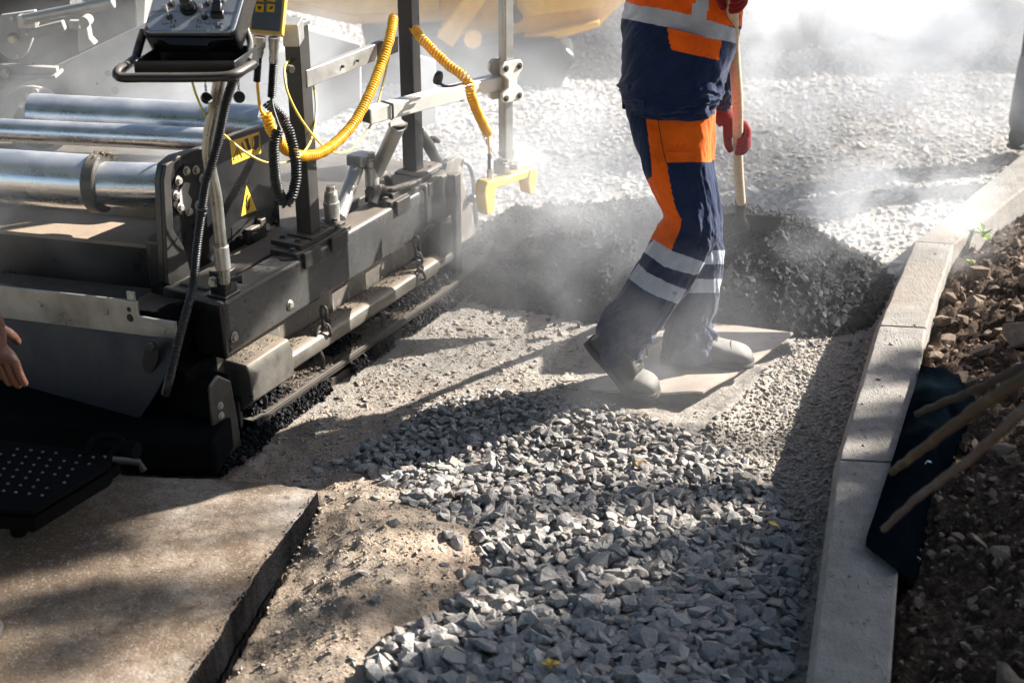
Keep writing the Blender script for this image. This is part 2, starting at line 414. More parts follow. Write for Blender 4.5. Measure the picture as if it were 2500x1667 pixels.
COARSE = [(1030, 1000), (900, 1090), (820, 1140), (930, 1175), (985, 1255), (1150, 1300), (1195, 1390), (1120, 1450), (1040, 1520), (920, 1590), (880, 1720), (700, 1900), (1900, 1900), (1925, 1600), (1960, 1480), (1975, 1320), (1940, 1230), (1850, 1130), (1770, 1085), (1700, 1060), (1600, 1035), (1500, 1005), (1380, 975), (1200, 960)]
cw = polyw(COARSE)
def coarse():
    P = []; S = []
    for lay, sp in ((0, .0165), (1, .0205), (2, .031)):
        x, y = cover(cw, sp)
        near = np.clip((3.75-y)/1.1, 0, 1)
        s = (.0195+.020*near)*np.exp(np.clip(rng.normal(0, .38, len(x)), -1, .62))+.002*lay
        keep = rng.random(len(x)) < (1.0-.40*near if lay == 0 else .85-.32*near)
        edge = polydist(x, y, cw+[cw[0]]); keep &= (edge > .015*lay+rng.random(len(x))*.05*(lay > 0))
        x, y, s = x[keep], y[keep], s[keep]
        P.append(np.stack([x, y, gh(x, y)+s*.12+lay*.008], 1)); S.append(s)
    # strays over the dirt
    x, y = cover(polyw([(600, 1000), (1030, 980), (1150, 1290), (1180, 1400), (900, 1640), (560, 1640), (830, 1250)]), .05)
    d = polydist(x, y, cw+[cw[0]]); k = rng.random(len(x)) < np.exp(-d/.09)*.85+.03
    x, y = x[k], y[k]; s = .020*np.exp(rng.normal(0, .45, len(x))); P.append(np.stack([x, y, gh(x, y)+s*.1], 1)); S.append(s)
    P, S = np.concatenate(P), np.concatenate(S)
    scatter('gravel', P, S, MT['gravel'], 'bed of coarse grey crushed stone between the sandy dirt and the kerb', 'gravel', flat=(.4, .8), tilt=.35)
coarse()
def fine():
    poly = polyw([(1700, 1062), (1790, 1000), (1900, 870), (1960, 805), (2080, 770), (2150, 770), (2130, 860), (2035, 1130), (2000, 1320), (1960, 1800), (1880, 1800), (1930, 1600), (1965, 1480), (1985, 1320), (1945, 1225), (1850, 1125), (1770, 1080)])
    x, y = cover(poly, .0125)
    dk = polydist(x, y, KL); s = (.0115+.005*rng.random(len(x)))*np.exp(rng.normal(0, .25, len(x))); z = gh(x, y)
    z = z+.02*np.clip(1-dk/.06, 0, 1)*(y > 3.7)
    k = rng.random(len(x)) < np.where(y < 2.9, .35, .97); P = np.stack([x, y, z+s*.12], 1)[k]; s = s[k]
    scatter('gravel', P, s, MT['pebble'], 'strip of fine dusty pebbles along the foot of the kerb', 'gravel', flat=(.5, .8), protos=PROTO, tilt=.3)
    # half-buried chips between screed, board and coarse bed
    poly = polyw([(620, 1120), (1134, 740), (1250, 700), (1420, 780), (1440, 960), (1200, 965), (1030, 1000), (820, 1140), (980, 1250), (820, 1260)])
    x, y = cover(poly, .021); s = .015*np.exp(rng.normal(0, .5, len(x)))
    den = np.clip((x+.75)*1.2, .12, .9); k = rng.random(len(x)) < den*.8; x, y, s = x[k], y[k], s[k]
    scatter('gravel', np.stack([x, y, gh(x, y)+s*.02], 1), s, MT['pebble'], 'flat stone chips trodden into the road bed beside the screed', 'gravel', flat=(.3, .5), tilt=.15)
fine()
MT['grit'] = M_stone('sandy grit', [(.34, .26, .19), (.50, .40, .31), (.42, .33, .25), (.58, .49, .40), (.26, .20, .155)], dust=.3)
def grit():
    poly = polyw([(420, 1900), (560, 1640), (640, 1440), (720, 1310), (800, 1220), (780, 1190), (560, 1165), (620, 1110), (1134, 742), (1250, 700), (1420, 800), (1440, 960), (1500, 1010), (1800, 1000), (1250, 1250), (1200, 1420), (950, 1620), (800, 1900)])
    x, y = cover(poly, .0105); d = fbm(x, y, 7, 3)*2+.45; k = rng.random(len(x)) < np.clip(d, .12, .85); x, y = x[k], y[k]
    s = .0052*np.exp(np.clip(rng.normal(0, .5, len(x)), -1, 1.3)); bd = inpoly(x, y, [tuple(p[:2]) for p in BRD]); sl = inpoly(x, y, SLP) & (y < 3.27); k = ~bd & ~sl
    x, y, s = x[k], y[k], s[k]
    scatter('sand_grit', np.stack([x, y, gh(x, y)+s*.12], 1), s, MT['grit'], 'fine sandy grit and crumbs strewn over the beige dirt', 'grit', flat=(.5, .9), tilt=.6)
grit()
def background():
    poly = [(-.1, 4.75), (.9, 4.5), (1.45, 4.75), (2.2, 5.6), (5.2, 9.2), (5.2, 10.6), (-2.6, 10.6), (-1.2, 7.2)]
    x, y = cover(poly, .036); k = ~right_of_kerb(x, y) & (polydist(x, y, KR) > .05); x, y = x[k], y[k]
    k = inpoly(x, y, poly) & (rng.random(len(x)) < .93); x, y = x[k], y[k]
    s = .030*np.exp(rng.normal(0, .28, len(x)))
    kk = ~((np.abs(x-1.5) < 3) & inpoly(x, y, list(zip([KL[0][0]+.0, KL[1][0], KR[1][0], KR[0][0]], [KL[0][1], KL[1][1], KR[1][1], KR[0][1]]))))
    kk &= ~(inpoly(x, y, PILE_POLY) & (polydist(x, y, PILE_POLY+[PILE_POLY[0]]) > .03))
    x, y, s = x[kk], y[kk], s[kk]
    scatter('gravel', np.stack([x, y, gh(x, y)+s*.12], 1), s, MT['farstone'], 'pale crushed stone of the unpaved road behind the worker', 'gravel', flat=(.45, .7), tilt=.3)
background()
# ------------------------------------------------------------------ hot asphalt pile
def pile(name, poly, prof, label, ext=1):
    P = np.array(poly); x0, y0 = P.min(0); x1, y1 = P.max(0)
    xs = np.arange(x0, x1, .012); ys = np.arange(y0, y1, .012); X, Y = np.meshgrid(xs, ys)
    d = polydist(X, Y, poly+[poly[0]])*np.where(inpoly(X, Y, poly), 1, -1)
    H = prof(X, Y, d); Z = gh(X, Y)-.03+H
    n, m = X.shape; c = np.array([(x0+x1)/2, (y0+y1)/2, 0]); i = np.arange(n*m).reshape(n, m)
    F = np.stack([i[:-1, :-1].ravel(), i[:-1, 1:].ravel(), i[1:, 1:].ravel(), i[1:, :-1].ravel()], 1)
    keep = (d.ravel()[F] > -.03).any(1); F = F[keep]
    me = bpy.data.meshes.new(name); V = np.stack([X.ravel(), Y.ravel(), Z.ravel()], 1)-c
    me.from_pydata(V.tolist(), [], F.tolist()); me.shade_smooth(); me.materials.append(MT['asphalt_core'])
    bm = bmesh.new(); bm.from_mesh(me); bmesh.ops.delete(bm, geom=[v for v in bm.verts if not v.link_faces], context='VERTS'); bm.to_mesh(me); bm.free()
    root = bpy.data.objects.new(name, me); COL.objects.link(root); root.location = tuple(c); tag(root, label, 'pile')
    x, y = cover(poly, .0145); d = polydist(x, y, poly+[poly[0]])
    z = gh(x, y)-.03+prof(x, y, d); s = .0155*np.exp(rng.normal(0, .42, len(x)))
    scatter('asphalt_crumbs', np.stack([x, y, z+s*.3], 1), s, MT['asphalt'], kind='stuff', parent=root, tilt=.9, flat=(.6, .95))
    # lumps that rolled down
    q = np.array(poly); a = rng.integers(0, len(q), 260); f = rng.random(260)[:, None]
    e = q[a]*(1-f)+q[(a+1) % len(q)]*f+rng.normal(0, .035, (260, 2)); e = e[(e[:, 1] < 4.9*ext+99*(ext != 1)) & (e[:, 0] > -.1)]
    s = .013*np.exp(rng.normal(0, .4, len(e)))
    scatter('asphalt_lumps', np.stack([e[:, 0], e[:, 1], gh(e[:, 0], e[:, 1])+s*.25], 1), s, MT['asphalt'], kind='stuff', parent=root, tilt=.9, flat=(.6, .95))
    return root
def prof1(x, y, d):
    h = .235*(1-np.exp(-np.clip(d, 0, 9)/.17))+.0
    h = h*np.clip(1.08-.20*np.clip(x-.9, 0, 1), .5, 1.1)*np.clip((1.75-x)/.5, 0, 1)**.6
    h = h+(.05*fbm(x, y, 3.5, 3)+.045*fbm(x, y, 12, 3)+.03*fbm(x, y, 35, 2))*np.clip(d/.08, 0, 1)
    return np.where(d > -.03, np.maximum(h+np.clip(d, -.03, 0), -.02), -.03)
pile('asphalt_pile', PILE_POLY, prof1, 'steaming black heap of fresh asphalt under the shovel blade, beside the kerb')
P2 = polyw([(1780, 62), (1830, 35), (1900, 26), (2050, 28), (2140, 40), (2200, 62), (2230, 85), (2100, 110), (1900, 140), (1700, 190), (1600, 230), (1640, 120)])
pile('asphalt_pile', P2, lambda x, y, d: .25*(1-np.exp(-np.clip(d, 0, 9)/.4))+.06*fbm(x, y, 4, 3)*np.clip(d/.1, 0, 1)-np.clip(-d, 0, .03), 'distant low asphalt heap blurred by steam behind the worker', 2)
# ------------------------------------------------------------------ kerb stones
t = NT('concrete kerb'); n = t.noise(14, 8, .7); n2 = t.noise(180, 4, .65); n3 = t.noise(3, 4)
sp = t.noise(90, 4, .6, stretch=(1, .35, 1))
c = t.ramp(n, [(.3, (.22, .20, .175)), (.55, (.30, .28, .25)), (.75, (.37, .345, .31))])
c = t.mix(t.ramp(n3, [(.48, 0), (.70, .5)]), c, (.30, .225, .165)); c = t.mix(t.ramp(sp, [(.62, 0), (.68, .75)]), c, (.14, .115, .09)); c = t.mix(t.ramp(n2, [(.30, .6), (.38, 0)]), c, (.16, .14, .12))
MT['kerb'] = t.done(c, .92, 0, t.bump(n2, .8, .005, t.bump(sp, .6, .005, t.bump(n, .4, .01))), .15)
kl = ['pale kerb stone in full sun bending away past the soil and weed', 'short pale kerb stone beside the heap of hot asphalt', 'kerb stone with dappled leaf shade across its top, beside the fine pebbles', 'nearest kerb stone, mostly in blue shade with a rounded edge']
for i in range(4):
    a, b = np.array(KL[i+1]), np.array(KL[i]); c_, d_ = np.array(KR[i+1]), np.array(KR[i])
    g1 = nrm(b-a)*.003; ctr = (a+b+c_+d_)/4
    rz = (.0, .001, 0, -.002)[i]
    q = [np.array([*p, KZ+rz]) for p in (a+g1, c_+g1, d_-g1, b-g1)]
    # cross section with a chamfered road-side edge, swept along the stone
    mb = MB(); N = 24; sect = []
    for k in range(N+1):
        f = k/N; l = q[0]*(1-f)+q[3]*f; r = q[1]*(1-f)+q[2]*f; x = nrm(r-l); w = np.linalg.norm(r-l)
        jl = .0012*math.sin(f*23+i)+.0012*random.uniform(-1, 1)
        sect.append([l-x*.004+np.array([0, 0, -.30]), l-x*.004+np.array([0, 0, -.022]), l+x*(.010+jl), l+x*.02+np.array([0, 0, .001]), r-x*.006, r+np.array([0, 0, -.006]), r+np.array([0, 0, -.30])])
    vs = [p for s_ in sect for p in s_]; M = 7
    fs = [(k*M+j, k*M+j+1, (k+1)*M+j+1, (k+1)*M+j) for k in range(N) for j in range(M-1)]+[tuple(range(M-1, -1, -1)), tuple(N*M+j for j in range(M))]+[(k*M+M-1, k*M, (k+1)*M, (k+1)*M+M-1) for k in range(N)]
    mb.add(vs, fs); o = mb.build('kerb_stone', MT['kerb'], origin=(ctr[0], ctr[1], 0), bevel=.002)
    tag(o, kl[3-i] if False else [kl[0], kl[1], kl[2], kl[3]][i], 'kerb stone', 'kerb stones along the road edge')
P = []; S = []
for k in range(150):
    i = random.randint(1, 3); f = random.random(); g_ = random.uniform(.08, .95); l = np.array(KL[i])*(1-f)+np.array(KL[i+1])*f; r = np.array(KR[i])*(1-f)+np.array(KR[i+1])*f
    q = l*(1-g_)+r*g_; s = .0045*math.exp(random.gauss(0, .5)); P.append([q[0], q[1], KZ+s*.2]); S.append(s)
scatter('grit', np.array(P), np.array(S), MT['pebble'], 'loose crumbs and grit scattered on top of the kerb stones', 'grit', tilt=.5)
# ------------------------------------------------------------------ slab of older asphalt in the foreground
t = NT('worn slab top'); n = t.noise(3.2, 8, .68); n2 = t.noise(30, 6, .7); n3 = t.noise(160, 4, .65); n4 = t.noise(1.6, 4)
c = t.ramp(n, [(.30, (.07, .05, .034)), (.44, (.155, .108, .07)), (.54, (.27, .212, .158)), (.68, (.48, .425, .365))])
gx = t.node('ShaderNodeSeparateXYZ'); t.link(t.coord(), gx.inputs[0])
oil = t.math('ADD', t.math('MULTIPLY', t.math('ADD', gx.outputs['X'], .78), -2.4), t.math('MULTIPLY', t.math('SUBTRACT', n4, .5), 3.0), True)
c = t.mix(t.math('MULTIPLY', oil, .8), c, t.mix(n, (.06, .038, .020), (.16, .108, .062)))
c = t.mix(t.ramp(n2, [(.33, .8), (.47, 0)]), c, (.09, .065, .045)); c = t.mix(t.ramp(n2, [(.6, 0), (.75, .5)]), c, (.50, .47, .43))
c = t.mix(t.ramp(n3, [(.58, 0), (.66, .6)]), c, (.46, .41, .36)); c = t.mix(t.ramp(n3, [(.34, .7), (.42, 0)]), c, (.06, .045, .035))
MT['slab'] = t.done(c, .82, 0, t.bump(n3, .6, .004, t.bump(n2, .45, .006)), .4)
t = NT('bitumen coated edge'); n = t.noise(60, 5, .6)
MT['bitumen'] = t.done((.004, .004, .0045), t.ramp(n, [(.35, .4), (.65, .8)]), 0, t.bump(n, .9, .008), .06)
def slab():
    T = .066; edge = []; LOW = lambda i: .058+.034*min(1, i/40)
    px = [(777, 1198), (700, 1298), (608, 1429), (530, 1560), (459, 1666), (300, 1930)]
    for (a, b), (c, d) in zip(px[:-1], px[1:]):
        for f in np.linspace(0, 1, 26, endpoint=False): edge.append(GZ(a+(c-a)*f, b+(d-b)*f, T))
    e = []
    for k, p in enumerate(edge):
        j = .005*(vnoise(np.array(k*.35), np.array(1.0))-.5)+.006*(vnoise(np.array(k*.09), np.array(4.0))-.5); e.append(p+np.array([1, .2, 0])*j)
    back = [GZ(700, 1186, T), GZ(560, 1172, T), GZ(400, 1166, T), GZ(240, 1156, T)]
    back = [np.array(p)+np.array([0, .003*math.sin(i*9), 0]) for i, p in enumerate(resample([e[0]]+back, 30))][1:]
    far = np.array([-3.2, back[-1][1]+.05, T]); loop = e+[np.array([-3.2, e[-1][1], T]), far]+back[::-1]
    nE = len(e); mb = MB(); n = len(loop)
    # top as a triangulated polygon, then the side: black coat and a tan lower course
    lo = [p-zz*(LOW(i) if i < nE else .05)+np.array([.004, -.001, 0])*(i < nE) for i, p in enumerate(loop)]
    lo2 = [p-zz*.001+np.array([.004+.002*math.sin(i*1.7), 0, 0])*(i < nE) for i, p in enumerate(lo)]
    lo3 = [p-zz*.04 for p in lo2]
    mb.add(loop, [tuple(range(n))], 0)
    for ring0, ring1, mi in ((loop, lo, 1), (lo, lo2, 1), (lo2, lo3, 2)):
        mb.add(list(ring0)+list(ring1), [(i, n+i, n+(i+1) % n, (i+1) % n) for i in range(n)], mi)
    o = mb.build('road_slab', [MT['slab'], MT['bitumen'], MT['dirt']], origin=(-1, 2.6, 0), smooth=30)
    bm = bmesh.new(); bm.from_mesh(o.data); bmesh.ops.recalc_face_normals(bm, faces=bm.faces); bm.to_mesh(o.data); bm.free()
    tag(o, 'stained tan asphalt slab with a black bitumen-coated cut edge in the foreground', 'slab', kind='structure')
    d = MB()
    for k in range(34, nE-1):
        for q in range(5):
            f = random.random(); p = (lo[k]*(1-f)+lo[k+1]*f)+np.array([.006, -.001, 0]); ln = random.uniform(.004, .026); r = random.uniform(.0012, .0024)
            d.tube([p+zz*.008, p-zz*ln*.5, p-zz*ln], [r*1.3, r, r*.8], 6)
    x = d.build('bitumen_drips', MT['bitumen'], parent=o); x['kind'] = 'stuff'
    # crumbs of tar along the upper arris
    P = []; S = []
    for k in range(nE):
        for q in range(2):
            s = .0042*math.exp(random.gauss(0, .5)); P.append(e[k]+np.array([random.uniform(-.014, .006), 0, 0])+zz*(s*.1)); S.append(s)
    scatter('tar_crumbs', np.array(P), np.array(S), MT['asphalt'], parent=o, tilt=1, smooth=True)
slab()
# ------------------------------------------------------------------ board under the worker's feet
t = NT('dusty hardboard'); n = t.noise(6, 6, .6, stretch=(1, 3, 1)); n2 = t.noise(120, 4)
MT['board'] = t.done(t.mix(t.ramp(t.noise(18, 5, .7), [(.55, 0), (.75, .7)]), t.ramp(n, [(.3, (.30, .24, .19)), (.7, (.40, .345, .29))]), (.26, .19, .14)), .7, 0, t.bump(n2, .3, .002), .3)
mb = MB(); a, b, c, d = BRD; G = 16; V = []
for lay in (0, 1):
    for i in range(G+1):
        for j in range(G+1):
            p = (a*(1-i/G)+b*i/G)*(1-j/G)+(d*(1-i/G)+c*i/G)*(j/G); lift = .030*math.exp(-((i/G)**2+(j/G)**2)/.09)+.006*math.sin(3*j/G)*(1-i/G)
            V.append(p+zz*(lift+(.007 if lay else 0)+.004))
F = []; K = (G+1)**2; I = lambda l, i, j: l*K+i*(G+1)+j
for i in range(G):
    for j in range(G): F += [(I(1, i, j), I(1, i+1, j), I(1, i+1, j+1), I(1, i, j+1)), (I(0, i, j), I(0, i, j+1), I(0, i+1, j+1), I(0, i+1, j))]
for i in range(G): F += [(I(0, i, 0), I(0, i+1, 0), I(1, i+1, 0), I(1, i, 0)), (I(0, i+1, G), I(0, i, G), I(1, i, G), I(1, i+1, G)), (I(0, 0, i+1), I(0, 0, i), I(1, 0, i), I(1, 0, i+1)), (I(0, G, i), I(0, G, i+1), I(1, G, i+1), I(1, G, i))]
mb.add(V, F); o = mb.build('wooden_board', MT['board'], origin=((a+c)/2)*[1, 1, 0], smooth=30)
tag(o, 'dusty thin board lying flat on the gravel under the worker\'s boots', 'board')
# ------------------------------------------------------------------ soil side
def soil():
    poly = [KR[-1], (1.2, 2.0), (2.4, 2.2), (3.6, 4.5), (4.5, 6.5), (3.2, 7.0), KR[0], KR[1], KR[2], KR[3]]
    poly = [(p[0], p[1]) for p in poly]
    x, y = cover(poly, .030); k = right_of_kerb(x, y) & (rng.random(len(x)) < .8); x, y = x[k], y[k]; d = polydist(x, y, KR)
    s = .017*np.exp(rng.normal(0, .6, len(x))); k = d > s*.7+.004; x, y, s = x[k], y[k], s[k]
    scatter('soil_clods', np.stack([x, y, gh(x, y)+s*.12], 1), s, MT['clod'], 'crumbly brown earth clods heaped along the back of the kerb', 'soil', flat=(.5, .9), tilt=.6)
    rocks = [((2390, 665), .085, 'large tan rock in the soil behind the kerb, the biggest lump of the sunlit heap'), ((2320, 793), .075, 'square tan rock standing against the kerb back, left of the soil'), ((2303, 752), .062, 'rounded tan rock leaning on the square one against the kerb'), ((2378, 725), .065, 'flat-topped rock directly below the large tan rock'), ((2322, 710), .055, 'rough clod above the rounded rock beside the kerb'), ((2395, 700), .045, 'small grey-tan rock between the large and the flat-topped rock'), ((2480, 840), .11, 'big dark rock in dappled shade by the frame\'s right edge'), ((2350, 765), .045, 'low rock in brown soil to the right of the square one'), ((2290, 845), .05, 'small rock half buried near the black sheet'), ((2345, 930), .055, 'shaded stone lying in soil above the sticks'), ((2450, 1105), .06, 'pale stone in leaf litter beneath the sticks'), ((2470, 1650), .08, 'pale wedge-shaped stone at the bottom right corner')]
    for i, ((a, b), s, lab) in enumerate(rocks):
        p = GZ(a, b, .09); z = float(gh(p[0], p[1])); p[2] = z+s*.22
        V, F = hull_proto(15, 200+i); mb = MB(); an = i*1.3; R = np.array([[math.cos(an), -math.sin(an), 0], [math.sin(an), math.cos(an), 0], [0, 0, 1]])
        mb.add((V*np.array([s*.6, s*.5, s*.48]))@R.T+p, F.tolist())
        o = mb.build('rock', MT['clod_rock'], origin=(p[0], p[1], z), bevel=.002, smooth=25); tag(o, lab, 'rock', 'rocks in the soil behind the kerb')
t = NT('tan field rock'); n = t.noise(16, 7, .7); n2 = t.noise(120, 4)
MT['clod_rock'] = t.done(t.ramp(n, [(.3, (.12, .085, .058)), (.5, (.22, .165, .12)), (.7, (.31, .245, .185))]), .92, 0, t.bump(n2, .6, .004, t.bump(n, .8, .02)), .2)
soil()
# ------------------------------------------------------------------ the paver
pav = empty('asphalt_paver', L(.0, -.3, 0), 'dusty black asphalt paver screed with chromed rams, control console and coiled cables', 'paver')
def part(name, mb, m, bevel=.002, parent=None, label=None, smooth=35, segs=2, subsurf=0):
    return mb.build(name, m, parent=parent or pav, bevel=bevel, label=label, smooth=smooth, segs=segs, subsurf=subsurf)
# main side beam
mb = MB(); mb.lbox(.075, 1.27, -.178, -.08, .272, .434); beam = part('side_beam', mb, MT['beam'], .014, segs=4)
mb = MB(); mb.lbox(.055, .0745, -.183, -.076, .266, .438); part('end_cap', mb, MT['black_paint'], .012, parent=beam, segs=3)
for q in ((572, 824), (708, 745)):
    p = Sw(*q, -.08); mb = MB(); mb.cyl(p-ww*.004, ww, .0185, .0045, 24); part('bolt_recess', mb, MT['blackink'], .0, parent=beam)
    mb = MB(); mb.hexb(p+zz*.002, ww, .0105, .008); part('bolt', mb, MT['bolt'], .0012, parent=beam)
mb = MB()
for q in ((599, 736), (607, 820), (612, 763), (690, 700)): mb.cyl(Sw(*q, -.08)-ww*.001, ww, .0035, .002, 10)
for q in ((640, 645), (655, 655), (680, 636), (625, 662)): mb.cyl(GZ(*q, .434)-zz*.001, zz, .007, .002, 12)
part('drilled_holes', mb, MT['blackink'], 0, parent=beam)['kind'] = 'stuff'
mb = MB(); mb.lathe(GZ(700, 629, .435), zz, [(0, .024), (.003, .024), (.003, .017), (.0035, .017), (.001, .0)], 28); part('filler_ring', mb, MT['dark_steel'], 0, parent=beam)
# stepped clamp plates on the beam
def steps(u0, u1, name):
    mb = MB(); mb.lbox(u0, u1, -.182, -.082, .434, .450); mb.lbox(u0+.03, u1-.07, -.20, -.092, .450, .466); mb.lbox(u1-.06, u1-.005, -.178, -.098, .450, .462)
    mb.lbox(u0+.02, u0+.10, -.0815, -.070, .400, .447); mb.lbox(u1-.12, u1-.03, -.0815, -.070, .405, .447)
    o = part(name, mb, MT['dark_steel'], .002)
    for (u, w) in ((u0+.015, -.11), (u0+.055, -.118), (u1-.03, -.12), (u1-.10, -.11), (u0+.06, -.178)):
        b = MB(); b.hexb(L(u, w, .4505 if u in (u0+.015,) else .466), zz, .009, .009); part('bolt', b, MT['dark_steel'], .001, parent=o)
steps(.42, .70, 'clamp_plate'); steps(.93, 1.27, 'clamp_plate')
# far end block of the beam and the dark end box
mb = MB(); mb.lbox(1.13, 1.285, -.186, -.073, .30, .448); mb.lbox(1.15, 1.30, -.19, -.10, .448, .475); part('beam_end_block', mb, MT['dark_steel'], .012, segs=3)
mb = MB(); mb.lbox(1.285, 1.325, -.20, -.048, .07, .44); mb.lbox(1.20, 1.285, -.11, -.06, .13, .30); part('end_box', mb, MT['dark_steel'], .004)
# side plate
t = NT('scuffed side plate'); n = t.noise(5, 7, .65); n2 = t.noise(70, 5, .7); n3 = t.noise(26, 6, .7, stretch=(1, 1, .35))
c = t.ramp(n, [(.3, (.08, .07, .06)), (.5, (.16, .14, .115)), (.7, (.25, .215, .175))]); c = t.mix(t.ramp(n3, [(.56, 0), (.64, .75)]), c, (.42, .40, .36)); c = t.mix(t.ramp(n2, [(.64, 0), (.7, .8)]), c, (.06, .05, .04))
MT['sideplate'] = t.done(c, .6, .1, t.bump(n2, .3, .002, t.bump(n, .25, .006)))
pp = [(.075, .028), (.075, .28), (1.30, .31)]+[SwL(a, b, -.13) for a, b in ((1092, 400), (1119, 383), (1131, 388), (1131, 440), (1137, 468), (1157, 510), (1166, 594), (1173, 640))]
pp += [(pp[-1][0]-.03, .0), (1.30, .0)]
mb = MB(); mb.prism([L(u, -.13, z) for u, z in pp], -ww*.014); sp = part('side_plate', mb, MT['sideplate'], .0015)
mb = MB(); mb.tube(resample([Sw(*q, -.128) for q in ((1129, 394), (1143, 402), (1154, 430), (1158, 470), (1161, 515), (1165, 545))], 20), .0085, 12); part('grab_rail', mb, MT['galv'], 0, parent=sp)
mb = MB(); mb.lathe(Sw(1156, 480, -.12), ww*.3-uu, [(0, .013), (.02, .017), (.028, .014), (.03, .0)], 18); part('knob', mb, MT['rubber'], 0, parent=sp)
for q in ((633, 850), (607, 868), (576, 893)):
    p = Sw(*q, -.13); b = MB(); b.obox(p+ww*.004, uu*.010, ww*.004, zz*.014); b.hexb(p+ww*.008, ww, .0065, .006, False); part('cleat', b, MT['dark_steel'], .001, parent=sp)
# rail: rounded bar running along the plate
mb = MB(); N = 40; path = [L(.30+.86*k/N, -.088, .154) for k in range(N+1)]
P, T, NN, BB = mb.frames(path); vs = []
for i, p in enumerate(P):
    for k in range(20):
        a = 2*math.pi*k/20; cx, sx = math.cos(a), math.sin(a); rx = .042*abs(cx)**.55*np.sign(cx); rz = .030*abs(sx)**.55*np.sign(sx)
        vs.append(p+ww*rx+zz*rz)
mb.add(vs, [(i*20+k, (i+1)*20+k, (i+1)*20+(k+1) % 20, i*20+(k+1) % 20) for i in range(N) for k in range(20)]+[tuple(range(20)), tuple(N*20+k for k in range(19, -1, -1))])
rail = part('guard_rail', mb, MT['rail'], .003)
mb = MB(); mb.tube([L(1.16, -.085, .15), L(1.30, -.085, .15), L(1.315, -.085, .15)], [.029, .029, .02], 20); part('rail_end', mb, MT['rail'], 0, parent=rail)
mb = MB(); q = [L(.105, w, z) for w, z in ((-.128, .236), (-.05, .236), (-.036, .205), (-.036, .125), (-.075, .090), (-.128, .10))]
mb.prism(q, uu*.20); part('rail_box', mb, MT['rail'], .004, parent=rail)
for u in (.17, .46, .80, 1.14):
    b = MB(); b.tube(resample([L(u, -.055, .13), L(u, -.046, .11), L(u+.004, -.048, .095), L(u+.004, -.05, .066)], 9), .0055, 8, flat=1.4); b.lbox(u-.012, u+.014, -.062, -.038, .066, .070); part('rail_strut', b, MT['dark_steel'], 0, parent=rail)
    b = MB(); b.tube(resample([L(u+.055, -.118, .13), L(u+.05, -.116, .10), L(u+.05, -.116, .066)], 6), .006, 8); part('rail_strut', b, MT['dark_steel'], 0, parent=rail)
# runner ledge with its lips
mb = MB(); Uk = [.10, .3, .6, .9, 1.2, 1.36, 1.45, 1.52, 1.57]; Zk = [0, 0, 0, 0, 0, .002, .008, .02, .036]
def strip(w0, w1, z0, z1, u0=0, taper=0):
    vs = []
    for u, z in zip(Uk, Zk):
        u = max(u, u0); sh = -taper*max(0, u-1.36); vs += [L(u, w0+sh, z0+z), L(u, w1+sh, z0+z), L(u, w1+sh, z1+z), L(u, w0+sh, z1+z)]
    n = len(Uk); mb.add(vs, [(4*i+a, 4*i+b, 4*i+4+b, 4*i+4+a) for i in range(n-1) for a, b in ((1, 0), (2, 1), (3, 2), (0, 3))]+[(0, 1, 2, 3), (4*n-1, 4*n-2, 4*n-3, 4*n-4)])
strip(-.13, -.030, .060, .067, taper=.15); strip(-.032, -.024, .050, .073, taper=.15); runner = part('runner', mb, MT['dark_steel'], .001)
mb = MB(); strip(-.0245, -.020, .060, .069, .12, taper=.15); strip(-.06, -.040, .0, .024, .14, taper=.15); part('runner_lip', mb, MT['rust'], .001, parent=runner)
P = []; S = []
def clump(n, u0, u1, w0, w1, z0, z1, s0, dens=None):
    k = 0
    while k < n:
        u = random.uniform(u0, u1)
        if vnoise(np.array(u*9.0), np.array(z0*40+3.)) < (dens or 0): continue
        s = s0*math.exp(random.gauss(0, .4)); zf = max(0, float(np.interp(u, Uk, Zk)))
        P.append(L(u, random.uniform(w0, w1)-.15*max(0, u-1.36), random.uniform(z0, z1)+zf)); S.append(s); k += 1
clump(700, .12, .30, -.11, -.05, .066, .080, .010, .2); clump(1200, .55, 1.56, -.125, -.065, .066, .080, .008, .5); clump(1300, .95, 1.55, -.12, -.045, .068, .092, .010, .3)
clump(900, -.10, .12, -.035, .004, .0, .03, .009, .0); clump(2200, .04, .46, -.050, -.012, .0, .055, .009, .1); clump(2200, .4, 1.1, -.045, -.018, .0, .036, .008, .25); clump(2600, .95, 1.58, -.04, -.010, .0, .052, .010, .15)
scatter('asphalt_residue', np.array(P), np.array(S), MT['asphalt'], parent=runner, tilt=1, smooth=True, flat=(.5, .9))
P = []; S = []; clump(1700, .2, 1.1, -.115, -.04, .067, .073, .005, .3)
for k in range(900):
    u = random.uniform(.11, 1.15); s = .0035*math.exp(random.gauss(0, .4))
    P.append(L(u, random.uniform(-.125, -.07), (.237 if u < .3 else .185))); S.append(s)
scatter('sand_crumbs', np.array(P), np.array(S), MT['dirt'], parent=runner, tilt=1, smooth=True, flat=(.4, .8))
